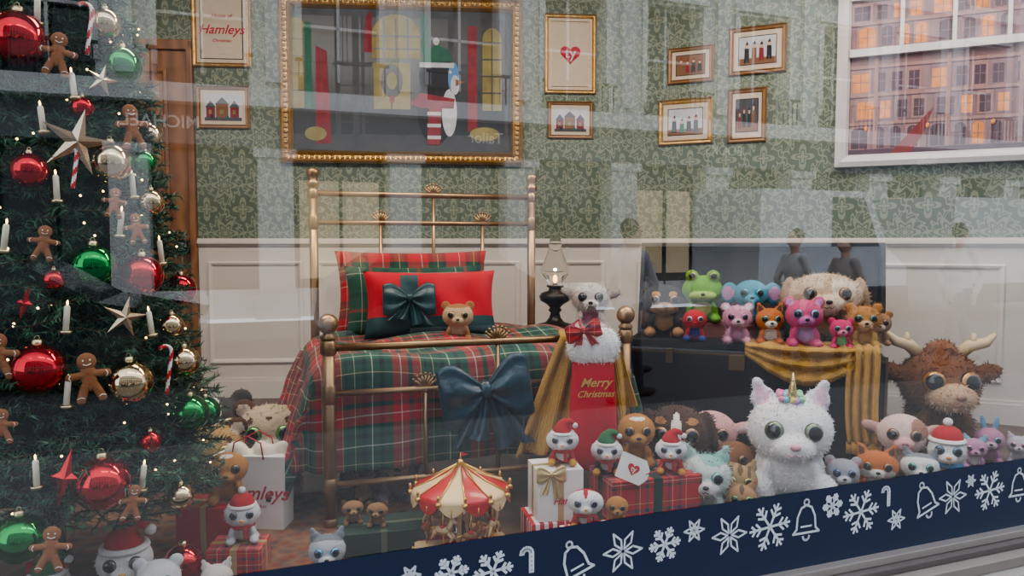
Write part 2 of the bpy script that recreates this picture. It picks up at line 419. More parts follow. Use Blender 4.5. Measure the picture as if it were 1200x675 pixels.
def picture(name,M,x0,x1,z0,z1,fw,draw,fm=None,mats=None,orn=False):
    mb=MB(); f=fw
    mb.frame(x0,x1,z0,z1,[(0,.001),(0,f*.45),(f*.18,f*.62),(f*.35,f*.42),(f*.6,f*.36),(f*.8,f*.5),(f,f*.2),(f,.006)],0)
    mb.rect(x0+f*.9,x1-f*.9,z0+f*.9,z1-f*.9,-.007,1)
    if orn:
        n=int((x1-x0)/.035)
        for i in range(n+1):
            for z in (z0+f*.45,z1-f*.45): mb.ell((x0+f*.45+(x1-x0-f*.9)*i/n,-f*.42,z),(.014,.012,.012+.006*(i%2)),0,sub=1)
        n=int((z1-z0)/.035)
        for i in range(n+1):
            for x in (x0+f*.45,x1-f*.45): mb.ell((x,-f*.42,z0+f*.45+(z1-z0-f*.9)*i/n),(.012+.006*(i%2),.012,.014),0,sub=1)
    draw(mb,x0+f,x1-f,z0+f,z1-f)
    ml=list(mats or ART); ml[0]=fm or GOLD
    return mb.build(name,ml,M)
TX=lambda x,y,z,s=1: T(x,y,z,90,0,0)
def d_big(mb,a,b,c,d):
    W=b-a;Hh=d-c
    X=lambda u:a+u*W; Z=lambda v:c+v*Hh
    y=-.008
    mb.rect(a,b,c,d,y,7)
    mb.rect(X(0),X(1),Z(.0),Z(.12),y-.001,8)
    for (u0,u1) in ((.19,.215),(.27,.30),(.31,.325),(.60,.625),(.71,.735),(.975,.99)): mb.rect(X(u0),X(u1),Z(.12),Z(1),y-.001,8)
    mb.rect(X(.18),X(.36),Z(.60),Z(.63),y-.0012,8); mb.rect(X(.6),X(.8),Z(.60),Z(.63),y-.0012,8); mb.rect(X(0),X(1),Z(.95),Z(1),y-.0012,8)
    for k in range(3): mb.rect(X(.20),X(.34),Z(.2+.13*k),Z(.21+.13*k),y-.0013,8)
    for u in (.225,.245): mb.rect(X(u),X(u+.004),Z(.63),Z(.95),y-.0013,8)
    mb.rect(X(.0),X(.05),Z(.30),Z(.88),y-.002,6); mb.disc(X(.02),Z(.88),W*.035,Hh*.05,y-.0019,6); mb.rect(X(.055),X(.085),Z(.3),Z(.9),y-.0022,4); mb.poly([(X(.10),Z(.05)),(X(.17),Z(.05)),(X(.155),Z(.7)),(X(.105),Z(.74))],y-.002,3)
    for k in range(4): mb.rect(X(.0),X(.05),Z(.42+.12*k),Z(.425+.12*k),y-.003,7)
    mb.poly([(X(.32),Z(.70)),(X(.36),Z(.70)),(X(.36),Z(.99)),(X(.33),Z(.95))],y-.002,3); mb.poly([(X(.585),Z(.70)),(X(.62),Z(.70)),(X(.61),Z(.95)),(X(.585),Z(.99))],y-.002,4)
    mb.rect(X(.36),X(.58),Z(.66),Z(.82),y-.002,6); mb.disc(X(.47),Z(.82),W*.11,Hh*.15,y-.0021,6)
    for u in (.415,.47,.525): mb.rect(X(u-.004),X(u+.004),Z(.66),Z(.94),y-.003,7)
    for v in (.72,.81): mb.rect(X(.36),X(.58),Z(v),Z(v+.012),y-.003,7)
    mb.rect(X(.36),X(.54),Z(.30),Z(.63),y-.002,6)
    for u in (.36,.445,.535): mb.rect(X(u),X(u+.006),Z(.30),Z(.63),y-.0027,7)
    mb.disc(X(.45),Z(.50),W*.05,Hh*.12,y-.003,7); mb.disc(X(.45),Z(.50),W*.024,Hh*.06,y-.0035,6); mb.disc(X(.45),Z(.37),W*.012,Hh*.03,y-.0036,3)
    mb.rect(X(.80),X(.845),Z(.15),Z(.9),y-.002,3); mb.rect(X(.87),X(.96),Z(.30),Z(.80),y-.0025,6); mb.disc(X(.915),Z(.80),W*.045,Hh*.09,y-.0024,6)
    for v in (.42,.54,.66,.78): mb.rect(X(.87),X(.96),Z(v),Z(v+.01),y-.003,7)
    mb.rect(X(.912),X(.918),Z(.3),Z(.88),y-.003,7)
    mb.disc(X(.10),Z(.12),W*.05,Hh*.05,y-.0031,6); mb.disc(X(.88),Z(.13),W*.07,Hh*.05,y-.0031,6)
    mb.disc(X(.65),Z(.30),W*.085,Hh*.25,y-.004,2); mb.disc(X(.66),Z(.53),W*.085,Hh*.16,y-.0045,2); mb.disc(X(.715),Z(.28),W*.035,Hh*.17,y-.0047,9)
    mb.disc(X(.735),Z(.53),W*.026,Hh*.11,y-.0050,5); mb.disc(X(.742),Z(.48),W*.02,Hh*.07,y-.0055,9); mb.poly([(X(.745),Z(.52)),(X(.79),Z(.50)),(X(.745),Z(.47))],y-.006,10); mb.disc(X(.72),Z(.57),W*.007,Hh*.012,y-.006,9)
    mb.poly([(X(.585),Z(.62)),(X(.73),Z(.65)),(X(.71),Z(.73)),(X(.66),Z(.765)),(X(.60),Z(.72))],y-.006,4); mb.rect(X(.578),X(.738),Z(.60),Z(.635),y-.0065,9); mb.disc(X(.655),Z(.785),W*.015,Hh*.027,y-.0065,9)
    mb.poly([(X(.53),Z(.34)),(X(.58),Z(.42)),(X(.74),Z(.38)),(X(.735),Z(.31)),(X(.58),Z(.31))],y-.0066,3); mb.poly([(X(.61),Z(.05)),(X(.67),Z(.05)),(X(.68),Z(.34)),(X(.62),Z(.34))],y-.0068,3)
    for k in range(3): mb.rect(X(.612),X(.675),Z(.09+.085*k),Z(.115+.085*k),y-.007,9)
picture('gilt_framed_painting',MBK,-2.326,-.702,1.59,2.70,.085,d_big,orn=True)
def d_logo(mb,a,b,c,d):
    cx=(a+b)/2;cz=(c+d)/2
    mb.frame(a+.02,b-.02,c+.02,d-.02,[(0,.0075),(.004,.0085),(.006,.0075)],2)
    mb.text('Hamleys',.085,12,TX(cx,-.009,cz-.02),shear=.35); mb.text('House of',.035,12,TX(cx,-.009,cz+.07),shear=.35); mb.text('Christmas',.03,12,TX(cx,-.009,cz-.09),shear=.35)
picture('framed_shop_poster',MBK,-2.887,-2.507,2.214,2.74,.032,d_logo)
def d_small(seed,bg=1):
    def f(mb,a,b,c,d):
        r=random.Random(seed); W=b-a;Hh=d-c
        mb.rect(a+W*.1,b-W*.1,c+Hh*.12,d-Hh*.12,-.008,9 if bg==1 else bg)
        mb.frame(a+W*.1,b-W*.1,c+Hh*.12,d-Hh*.12,[(0,.0082),(.003,.009),(.005,.0082)],2)
        mb.rect(a+W*.12,b-W*.12,c+Hh*.14,c+Hh*.3,-.0083,10)
        n=4
        for i in range(n):
            x=a+W*(.26+.16*i)+W*r.uniform(-.02,.02); hh=Hh*(.38+.16*r.random()); z=c+Hh*(.18+.06*r.random())
            m=r.choice([2,3,10,4,2,7])
            mb.poly([(x-W*.055,z),(x-W*.01,z),(x,z+hh*.2),(x+W*.01,z),(x+W*.055,z),(x+W*.045,z+hh*.7),(x-W*.045,z+hh*.72)],-.0088-.0002*i,m); mb.disc(x,z+hh*.82,W*.032,Hh*.06,-.0092,11); mb.poly([(x-W*.035,z+hh*.88),(x+W*.035,z+hh*.88),(x+W*.01,z+hh*1.08)],-.0095,r.choice([3,2,10]))
    return f
def d_house(mb,a,b,c,d):
    W=b-a;Hh=d-c;X=lambda u:a+u*W;Z=lambda v:c+v*Hh
    mb.rect(X(.08),X(.92),Z(.1),Z(.9),-.008,9)
    for k,(u,w,h) in enumerate(((.12,.2,.5),(.34,.28,.6),(.66,.2,.5))):
        mb.rect(X(u),X(u+w),Z(.2),Z(h),-.0085-.0002*k,(3,10,3)[k]); mb.poly([(X(u-.02),Z(h)),(X(u+w+.02),Z(h)),(X(u+w/2),Z(h+.2))],-.009,8); mb.rect(X(u+w*.3),X(u+w*.6),Z(.3),Z(.42),-.0095,6)
    mb.rect(X(.08),X(.92),Z(.1),Z(.2),-.0088,8); mb.disc(X(.25),Z(.22),W*.03,Hh*.06,-.0097,2); mb.disc(X(.6),Z(.2),W*.03,Hh*.06,-.0097,4)
picture('framed_snow_print',MBK,-2.87,-2.525,1.812,2.093,.03,d_house,fm=WOODF)
def heart(cx,cz,s,n=28):
    o=[]
    for k in range(n):
        t=2*math.pi*k/n; o.append((cx+s*16*math.sin(t)**3/17,cz+s*(13*math.cos(t)-5*math.cos(2*t)-2*math.cos(3*t)-math.cos(4*t))/17))
    return o
def d_ty(mb,a,b,c,d):
    cx=(a+b)/2;cz=(c+d)/2
    mb.frame(a+.018,b-.018,c+.018,d-.018,[(0,.0075),(.003,.0085),(.005,.0075)],0)
    mb.poly(heart(cx,cz+.0,.075),-.009,12); mb.text('ty',.10,9,TX(cx,-.0105,cz+.005))
picture('framed_heart_poster',MBK,-.552,-.19,2.08,2.62,.03,d_ty)
picture('framed_print',MBK,-.528,-.208,1.775,2.03,.028,d_house,fm=WOODF)
picture('framed_print',MR,.313,.617,2.12,2.36,.03,d_small(1,10),fm=WOODF)
picture('framed_print',MR,.711,1.069,2.14,2.445,.032,d_small(2),fm=WOODF)
picture('framed_print',MR,.254,.617,1.715,2.02,.034,d_small(3),fm=GOLD)
picture('framed_print',MR,.711,.954,1.707,2.055,.032,d_small(4,8),fm=WOODF)
# mock sash window with lit street view
mb=MB(); x0,x1,z0,z1=1.362,3.3,1.52,2.9
WH=mat('window_white',(.60,.58,.58),.4,var=.04)
mb.frame(x0,x1,z0,z1,[(0,.001),(0,.05),(.03,.06),(.06,.04),(.075,.015)],0)
A,B,C,D=x0+.07,x1-.07,z0+.07,z1-.07
mb.rect(A,B,C,D,-.004,2)
zt=2.20
mb.box(A,B,-.045,-.006,zt-.02,zt+.025,0)
mb.box(A,B,-.03,-.006,2.52,2.545,0)
x=A+.27
while x<B: mb.box(x,x+.022,-.03,-.006,zt,D,0); x+=.27
rw=random.Random(5)
for r_,(zz,hh) in enumerate(((1.63,.13),(1.81,.12),(1.97,.13),(2.24,.12),(2.40,.10),(2.57,.11),(2.71,.09))):
    xx=A+.02+.03*(r_%2); k=0
    mb.rect(A,B,zz+hh+.012,zz+hh+.03,-.0062,1); mb.rect(A,B,zz+hh+.005,zz+hh+.012,-.0063,6)
    while xx<B-.08:
        w=.055 if k%4 else .09
        lit=rw.random()<(.45 if r_ in(0,2,3) else .25)
        mb.rect(xx-.012,xx+w+.012,zz-.01,zz+hh+.004,-.0064,3 if k%3 else 1); mb.rect(xx,xx+w,zz,zz+hh*.85,-.0068,4 if lit else 6)
        if r_ in (0,3): mb.disc(xx+w/2,zz+hh*.8,w/2,hh*.18,-.0067,4 if lit else 6,n=14)
        mb.rect(xx+w/2-.002,xx+w/2+.002,zz,zz+hh*.9,-.0071,3); mb.rect(xx,xx+w,zz+hh*.45,zz+hh*.48,-.0072,3)
        xx+=w+.035+(.03 if k%4==3 else 0); k+=1
for xx in (A+.14,A+.52,A+.88,A+1.3): mb.rect(xx,xx+.022,C,zt-.03,-.0078,1)
mb.rect(A,B,C,C+.035,-.0080,6)
mb.poly([(A+.20,C),(A+.23,C),(A+.46,C+.27),(A+.40,C+.10),(A+.34,C)],-.0092,7)
for i in range(90):
    xx=rw.uniform(A,B); z_=rw.uniform(C,D)
    if abs(z_-zt)>.05: mb.ell((xx,-.0095,z_),(.0035,.002,.0035),4,sub=1)
for xx in np.arange(A+.1,B,.33): mb.ell((xx,-.012,C+.16),(.012,.006,.018),4,sub=1); mb.rect(xx-.003,xx+.003,C,C+.15,-.011,6)
mb.build('window_1',[WH,colm('stone_rose',(.34,.20,.19),v=.35),colm('dusk_rose',(.24,.14,.15),v=.5,vs=6),colm('stone_mauve',(.24,.15,.17),v=.4),colm('lit_window',(.62,.23,.07),e=.22,v=.5),colm('roof',(.13,.12,.16)),colm('dusk',(.09,.055,.08),v=.4),colm('banner_red',(.2,.03,.035))],MR)

# ------------------------------------------------------------------ bed
MBED=T(-.67,2.68,0,0,0,17.1); BW,BL=1.19,1.22
def fan(mb,x,y,z,s,m=0):
    for k in range(-3,4):
        a=k*.3; mb.tube([(x,y,z),(x+s*.55*math.sin(a),y,z+s*.55*math.cos(a)),(x+s*math.sin(a),y,z+s*math.cos(a))],[s*.05,s*.14,s*.07],6,m); 
        mb.ell((x+s*math.sin(a),y,z+s*math.cos(a)),s*.13,m,sub=1)
    mb.ell((x,y,z-.005),(s*.3,s*.22,s*.22),m,sub=2)
mb=MB()
for x in (0,BW):
    mb.tube([(x,0,.0),(x,0,.70)],.023,14); mb.lathe([(0,.70),(.026,.70),(.03,.71),(.02,.72),(.02,.725)],14,0,T(x,0,0)); mb.ell((x,0,.758),.038,0,sub=3)
    mb.lathe([(.021,.0),(.028,.005),(.028,.03),(.021,.04)],14,0,T(x,0,0)); mb.lathe([(.021,.64),(.03,.65),(.03,.69),(.021,.70)],14,0,T(x,0,0))
    mb.lathe([(.021,.46),(.028,.47),(.028,.53),(.021,.54)],14,0,T(x,0,0)); mb.lathe([(.021,.13),(.028,.14),(.028,.18),(.021,.19)],14,0,T(x,0,0))
    mb.tube([(x,BL,.0),(x,BL,1.36)],.023,14); mb.lathe([(.021,1.34),(.032,1.35),(.034,1.37),(.02,1.38),(.03,1.40),(.034,1.425),(.02,1.44),(.001,1.445)],14,0,T(x,BL,0))
    mb.lathe([(.021,1.28),(.028,1.29),(.028,1.33),(.021,1.335)],14,0,T(x,BL,0)); mb.lathe([(.021,1.12),(.028,1.13),(.028,1.19),(.021,1.2)],14,0,T(x,BL,0))
    mb.tube([(x,0,.28),(x,BL,.28)],.014,8)
for z,r in ((.67,.014),(.50,.012),(.16,.012)): mb.tube([(0,0,z),(BW,0,z)],r,10)
for z,r in ((1.31,.016),(1.16,.014),(.5,.012)): mb.tube([(0,BL,z),(BW,BL,z)],r,10)
for k,fx in enumerate((.30,.54,.78)):
    x=fx*BW; zt=.67 if k==1 else .50
    mb.tube([(x,0,.16),(x,0,zt)],.009,8); fan(mb,x,0,zt,.058)
    zt=1.31 if k==1 else 1.16; x=(.29,.53,.76)[k]*BW
    mb.tube([(x,BL,.5),(x,BL,zt)],.010,8); fan(mb,x,BL,zt,.06)
mb.build('brass_bed_frame',[BRASS],MBED)
mb=MB(); mb.box(.06,BW-.06,.08,BL-.06,.29,.50,0,bev=.05); mb.build('mattress',[mat('mattress_ticking',(.5,.48,.45),.9)],MBED)
def prof_path(pts):
    L=[0]
    for i in range(1,len(pts)): L.append(L[-1]+math.dist(pts[i],pts[i-1]))
    def f(t):
        d=t*L[-1]
        for i in range(1,len(pts)):
            if d<=L[i]+1e-9:
                k=(d-L[i-1])/(L[i]-L[i-1]); return (pts[i-1][0]*(1-k)+pts[i][0]*k,pts[i-1][1]*(1-k)+pts[i][1]*k,d)
        return (*pts[-1],L[-1])
    return f,L[-1]
TOPZ=.585
pu,LU=prof_path([(-.20,.10),(-.12,.28),(-.075,.45),(-.05,.54),(-.01,.575),(.05,TOPZ),(BW-.05,TOPZ),(BW+.01,.575),(BW+.04,.5),(BW+.06,.3),(BW+.08,.2)])
pv,LV=prof_path([(.045,.20),(.045,.4),(.05,.53),(.075,.57),(.12,TOPZ),(BL-.06,TOPZ)])
def duv(u,v):
    a,za,da=pu(u); b,zb,db=pv(v)
    z=min(za,zb)
    if z>.5: z+=.014*math.sin(da*9+db*5)+.012*math.sin(db*13-da*4)+.02*math.sin(math.pi*v)
    else:
        f=min(1,(.56-z)/.2)
        if za<zb: a+= .03*f*math.sin(db*20+1)+.012*f*math.sin(db*43)
        else: b+= .010*f*math.sin(da*22)
        z+=.01*math.sin(da*7+db*9)
    b=max(b,.035)
    return (a,b,z)
mb=MB(); mb.grid(duv,110,90,0,uvf=lambda u,v:(u*LU,v*LV))
ob=mb.build('tartan_duvet',[TART],MBED)
md=ob.modifiers.new('thick','SOLIDIFY'); md.thickness=.012; md.offset=1
def pillow(mb,w,h,t,m,M,mf=None):
    def side(sg):
        def f(u,v):
            a=2*u-1;b=2*v-1
            k=(max(0,1-a**4)*max(0,1-b**4))**.45
            pin=1-.07*(1-abs(a)**2)*abs(b)**3; pin2=1-.07*(1-abs(b)**2)*abs(a)**3
            return (a*w/2*pin2,-sg*(t/2*k+.006*math.sin(a*9+b*4)*k),b*h/2*pin)
        return f
    mb.grid(side(1),30,24,m,M,uvf=lambda u,v:(u*w,v*h),mfn=mf); mb.grid(side(-1),26,20,m,M,uvf=lambda u,v:(u*w,v*h))
def bow(mb,M,L,W,m,tail=1.2,knot=.16,tw=1.0):
    for sg in (-1,1):
        n=16;k=30;vs=[];fs=[]
        for i in range(n+1):
            a=i/n; x=sg*(.02*L+a*L); hh=W*(.16+.84*math.sin(math.pi*.5*min(1,a*1.25))**1.2)*(1-.22*a**5); th=.30*W*(math.sin(math.pi*min(.97,a*.93+.05))**.6)+.01*W
            for q in range(k):
                t=2*math.pi*q/k; fo=1+(.42-.2*a)*math.cos(6*t+a*2)
                vs.append((x,th*math.cos(t)*fo,hh*math.sin(t)*(1+.05*math.cos(7*t))-.1*W*a+ .12*W*a*math.sin(t*1)))
        for i in range(n):
            for q in range(k): fs.append((i*k+q,i*k+(q+1)%k,(i+1)*k+(q+1)%k,(i+1)*k+q))
        fs.append(tuple(n*k+q for q in range(k)))
        mb.add(vs,fs,m,M)
        if tail:
            def f(u,v,sg=sg):
                wd=W*(.18+.62*v)*tw; x=sg*(.06*L+v*L*.45)+(u-.5)*wd*1.3; z=-v*L*tail*(1+.10*sg) + .18*W*(1-abs(2*u-1))*max(0,v-.8)/.2
                return (x,.02*L+.13*W*math.sin(u*11+v*3)*(.3+v)*.8,z)
            mb.grid(f,16,14,m,M)
    mb.ell((0,-.02*L,0),(knot*L,knot*L*1.0,knot*L*1.25),m,M,sub=3)
mb=MB(); pillow(mb,.80,.44,.14,0,T(0,0,0,0,0,0)); mb.build('tartan_pillow',[TARTP],T(-.515,3.86,.80,-14,0,14))
mb=MB(); pillow(mb,.70,.36,.11,0,T(0,0,0)); mb.build('green_tartan_pillow',[tartan('tartan_green',.24,[(0,(.015,.07,.04)),(.3,(.4,.38,.3)),(.32,(.015,.06,.035)),(.5,(.30,.02,.02)),(.56,(.015,.06,.04)),(.8,(.01,.03,.04)),(.9,(.015,.07,.04))])],T(-.485,3.71,.765,-15,0,14))
mb=MB(); pillow(mb,.64,.33,.13,0,T(0,0,0),mf=lambda u,v: 1 if (abs(u-.33)<.08 and v<.9) or v<.28 else 0)
bow(mb,T(-.11,-.10,.01),.12,.075,2,1.0,tw=1.3)
mb.build('red_cushion',[REDV,mat('cushion_teal',(.01,.05,.055),.6,var=.4,vscale=30),mat('satin_teal',(.010,.045,.05),.35,var=.4,vscale=30)],T(-.39,3.55,.76,-16,0,12))
mb=MB(); bow(mb,T(0,0,0),.172,.12,0,1.30,.17,1.2)
mb.build('teal_velvet_bow',[VTEAL],T(-.10,2.77,.50,0,-9,12))

# bedside table, lamp
mb=MB(); mb.box(-.2,.2,-.19,.19,.52,.55,0,bev=.008); mb.box(-.17,.17,-.16,.16,.42,.52,0)
for x in (-.16,.16):
    for y in (-.15,.15): mb.tube([(x,y,0),(x,y,.44)],[.013,.02],8)
mb.build('bedside_table',[DOORW],T(.36,4.32,0))
mb=MB(); mb.lathe([(0,0),(.12,0),(.125,.01),(.11,.03),(.055,.045),(.035,.07),(.026,.10),(.04,.115),(.03,.13),(.05,.15),(.085,.17),(.093,.195),(.08,.215),(.04,.228),(.035,.245),(.05,.25),(.05,.26),(0,.26)],28,0)
mb.lathe([(.040,.26),(.043,.28),(.075,.32),(.082,.35),(.065,.40),(.040,.46),(.032,.53),(.034,.535)],24,1)
mb.ell((0,0,.30),(.011,.011,.026),2); mb.lathe([(0,.262),(.012,.262),(.01,.275),(0,.275)],10,0)
GL,nt,b=newmat('lamp_glass'); b.inputs['Transmission Weight'].default_value=1; b.inputs['Roughness'].default_value=.02; b.inputs['IOR'].default_value=1.2; b.inputs['Base Color'].default_value=(.95,.93,.9,1)
mb.build('oil_lamp',[mat('cast_iron',(.03,.025,.02),.35,.7),GL,mat('flame',(1,.45,.12),.5,emis=5)],T(.25,4.28,.55))

# ------------------------------------------------------------------ Christmas tree
TXC,TYC=-1.42,2.25
RT=lambda z: .515-.155*z
def tree():
    vs=[];fs=[];ms=[]
    def needle(p,d,L,m):
        t=d.cross(Vector((random.random()-.5,random.random()-.5,random.random()-.5))).normalized()*.0027
        o=len(vs); vs.extend([tuple(p-t),tuple(p+t),tuple(p+d*L)]); fs.append((o,o+1,o+2)); ms.append(m)
    mbt=MB()
    def shoot(p0,p1,n,L=.026):
        ax=(p1-p0); ax=ax.normalized()
        u=ax.orthogonal().normalized(); w=ax.cross(u)
        mm=random.choice([0,0,1,2])
        for i in range(n):
            t=(i+random.random())/n; a=random.random()*6.283
            d=(ax*.75+u*math.cos(a)+w*math.sin(a)).normalized()
            needle(p0+(p1-p0)*t,d,L*random.uniform(.8,1.2),mm)
        mbt.tube([p0,p1],[.003,.0015],4,3,cap=False)
    z=.27
    while z<2.8:
        R=max(.06,RT(z)); nb=int(9+22*R/.5)
        off=random.random()*6
        for b in range(nb):
            a=off+2*math.pi*b/nb+random.uniform(-.15,.15); RR=R*random.uniform(.86,1.14); zz=z+random.uniform(-.02,.02)
            er=Vector((math.sin(a),-math.cos(a),0))
            p0=Vector((0,0,zz+.05))+er*RR*.35; pm=Vector((0,0,zz-.01))+er*RR*.75; p1=Vector((0,0,zz+.015))+er*RR
            shoot(p0,pm,24); shoot(pm,p1,30)
            tn=er.cross(Vector((0,0,1)))
            for k in range(3):
                for sg in (-1,1):
                    q=p0.lerp(p1,.35+.22*k); e=q+(er*.7+tn*sg*.8+Vector((0,0,random.uniform(-.25,.3)))).normalized()*RR*(.32-.05*k)
                    shoot(q,e,24)
        z+=.060
    mbt.add(vs,fs,ms,smooth=False)
    mbt.tube([(0,0,0.02),(0,0,2.7)],[.03,.01],8,3)
    mbt.lathe([(.0,.0),(.15,0),(.15,.02),(.05,.04),(.04,.1),(0,.1)],20,3)
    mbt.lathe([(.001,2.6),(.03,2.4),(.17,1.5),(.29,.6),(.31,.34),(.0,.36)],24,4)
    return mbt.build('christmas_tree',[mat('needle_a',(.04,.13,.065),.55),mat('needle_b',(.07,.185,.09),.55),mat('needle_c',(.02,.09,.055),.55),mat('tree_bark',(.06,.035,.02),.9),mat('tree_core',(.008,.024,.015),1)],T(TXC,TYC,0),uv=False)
TREE=tree(); PINV[TREE.name]=T(-TXC,-TYC,0)
def tp(phi,z,out=.0):
    R=RT(z)+out; a=rad(phi); return (TXC+R*math.sin(a),TYC-R*math.cos(a),z)
BR=mat('bauble_red',(.50,.008,.015),.07,.9,var=.02,coat=.5); BG=mat('bauble_green',(.006,.24,.045),.07,.9,var=.02,coat=.5); BGO=mat('bauble_gold',(.66,.52,.32),.1,1,var=.05); CAP=mat('bauble_cap',(.6,.5,.3),.3,1)
for phi,z,c,r,o_ in [(24,1.59,0,.072,.02),(66,1.67,2,.042,.04),(73,1.56,1,.054,.04),(60,1.275,2,.057,.03),(28,1.24,0,.046,.03),(76,1.285,1,.034,.05),(76,1.17,2,.037,.05),(49,.99,1,.059,.02),(68,.96,0,.058,.03),(35,.955,0,.028,.02),(78,.81,2,.035,.04),(82,.70,2,.045,.04),(29,.73,0,.066,.02),(57,.67,2,.062,.03),(84,.54,1,.056,.02),(46,.415,0,.072,.01),(23,.31,1,.062,0),(72,.32,2,.038,.02),(62,.50,0,.03,.03),(50,1.42,0,.03,.03),(-20,1.2,0,.06,0),(-40,.8,1,.06,0),(-60,.5,2,.06,0),(120,.9,0,.05,0),(110,.5,1,.05,0),(130,1.4,2,.05,0)]:
    mb=MB(); mb.lathe([(max(.0005,r*math.sin(t)),-r*math.cos(t)) for t in [math.pi*i/20 for i in range(21)]],28,0)
    mb.lathe([(r*.2,r*.96),(r*.2,r*1.14),(r*.0+.001,r*1.16)],12,1); mb.tube([(r*.1*math.cos(t),0,r*1.2+r*.1*math.sin(t)) for t in [i*.7 for i in range(10)]],.0012,5,1)
    mb.build(('bauble_red','bauble_green','bauble_gold')[c],[(BR,BG,BGO)[c],CAP],T(*tp(phi,z,o_)),uv=False,parent=TREE)
GB=mat('gingerbread',(.30,.12,.045),.8,bump=.3); ICE=mat('icing',(.85,.8,.75),.5)
def ging(phi,z,h):
    mb=MB(); s=h
    def cap(a,b,r):
        pts=[(a[0]+(b[0]-a[0])*i/6,0,a[1]+(b[1]-a[1])*i/6) for i in range(7)]
        for p in pts: mb.ell((p[0],0,p[2]),(r,.055,r),0,sub=2)
    mb.ell((0,0,.33),(.17,.06,.17),0,sub=3); cap((0,.12),(0,-.12),.14); cap((-.08,.08),(-.32,.06),.075); cap((.08,.08),(.32,.06),.075); cap((-.08,-.15),(-.18,-.40),.085); cap((.08,-.15),(.18,-.40),.085)
    for x in (-.06,.06): mb.ell((x,-.058,.36),(.02,.01,.02),1,sub=1)
    mb.tube([(-.07,-.06,.29),(0,-.062,.26),(.07,-.06,.29)],.01,5,1)
    for q in (.1,0,-.1): mb.ell((0,-.055,q),(.02,.012,.02),2,sub=1)
    for sx in (-1,1):
        mb.tube([(sx*.30,-.055,.12),(sx*.33,-.057,.06),(sx*.30,-.055,.0)],.01,5,1); mb.tube([(sx*.12,-.057,-.37),(sx*.18,-.058,-.34),(sx*.24,-.057,-.36)],.01,5,1)
    mb.build('gingerbread_man_ornament',[GB,ICE,mat('candy_red',(.6,.02,.02),.3)],T(*tp(phi,z,.06),0,random.uniform(-12,12),phi*.75,s),uv=False,parent=TREE)
for a in [(40,1.55,.12),(70,1.38,.13),(57,1.16,.085),(32,1.05,.095),(65,1.09,.09),(43,.70,.135),(19,.77,.12),(52,.36,.10),(31,.29,.12),(20,.6,.09)]: ging(*a)
WAX=mat('candle_wax',(.8,.74,.6),.5); FL=mat('warm_bulb',(1,.62,.25),.5,emis=6)
for phi,z in [(33,1.67),(46,1.48),(33,1.38),(37,1.2),(20,1.07),(38,.86),(37,.67),(67,.83),(78,1.03),(28,.48),(57,.42),(60,1.11),(68,1.22)]:
    mb=MB(); mb.lathe([(0,-.035),(.0075,-.035),(.0075,.025),(.005,.03),(.0005,.028)],12,0); mb.lathe([(0,-.047),(.014,-.043),(.016,-.035),(.0075,-.037)],12,1); mb.ell((0,0,.037),(.003,.003,.008),2,sub=1)
    mb.build('tree_candle',[WAX,CAP,FL],T(*tp(phi,z,.045),0,random.uniform(-9,9),0),uv=False,parent=TREE)
def star(phi,z,r,kind):
    mb=MB(); n=5 if kind==0 else 4
    pts=[]
    for k in range(2*n):
        a=math.pi*k/n+math.pi/2; q=r if k%2==0 else r*(.30 if kind==0 else .25)
        if kind and k%4==2: q=r*.4
        pts.append((q*math.cos(a),q*math.sin(a)))
    m=len(pts); vs=[(p[0],0,p[1]) for p in pts]+[(0,-r*.2,0),(0,r*.2,0)]; fs=[]
    for i in range(m): fs+= [(i,(i+1)%m,m),((i+1)%m,i,m+1)]
    mb.add(vs,fs,0,smooth=False); mb.build('star_ornament',[mat('star_champagne',(.55,.45,.32),.25,.9) if kind==0 else BR],T(*tp(phi,z,.06),0,14,phi*.8),uv=False,parent=TREE)
star(45,1.32,.092,0); star(56,.85,.06,0); star(35,.46,.075,1); star(58,1.5,.045,0); star(26,.9,.045,1)
STR=[mat('candy_white',(.85,.82,.8),.25,coat=.5),mat('candy_red',(.6,.02,.02),.3)]
for phi,z,L in [(44,1.25,.09),(56,1.64,.12),(72,.69,.12)]:
    mb=MB(); pts=[(0,0,-L*.6+L*i/14) for i in range(15)]+[(-.018+.018*math.cos(t),0,L*.4+.018*math.sin(t)) for t in [math.pi*k/8 for k in range(1,8)]]
    mb.tube(pts,.0055,8,0,mfn=lambda i,k:((i+k)//3)%2); mb.build('candy_cane_ornament',STR,T(*tp(phi,z,.05),0,8,phi*.6),uv=False,parent=TREE)
mb=MB()
for i in range(420):
    z=random.uniform(.3,2.5); p=tp(random.uniform(-180,180),z,random.uniform(-.03,.03)); mb.ell(p,.0036,0,sub=1)
mb.build('fairy_lights',[FL],uv=False,parent=TREE,M=Matrix.Identity(4))

# ------------------------------------------------------------------ trunk
MT=T(.57,3.84,0,0,0,math.degrees(math.atan2(-.40,1.12))); TL,TD,TZ=1.25,.50,.52
BLK=mat('trunk_black_leather',(.006,.006,.007),.3,bump=.1,bscale=120); BRT=mat('trunk_brass',(.14,.10,.055),.4,.9); LIN=mat('trunk_lining',(.004,.004,.005),.6)
mb=MB()
mb.box(0,TL,0,TD,0,TZ,0,bev=.012)
for z in (.02,TZ-.02): mb.box(-.004,TL+.004,-.005,.0,z-.006,z+.006,1)
for x in (.0,TL): mb.box(x-.006,x+.006,-.006,.02,0,TZ,1)
for x in (.25,.94): mb.box(x-.02,x+.02,-.014,0,TZ-.08,TZ,1,bev=.004)
mb.box(.54,.62,-.016,0,TZ-.10,TZ-.02,1,bev=.004)
mb.box(.03,TL-.03,.04,TD-.03,TZ,TZ+.03,2)
mb.box(.22,.66,.22,TD-.05,TZ+.03,TZ+.11,3,bev=.006)
ML=T(0.02,TD,TZ,-12)
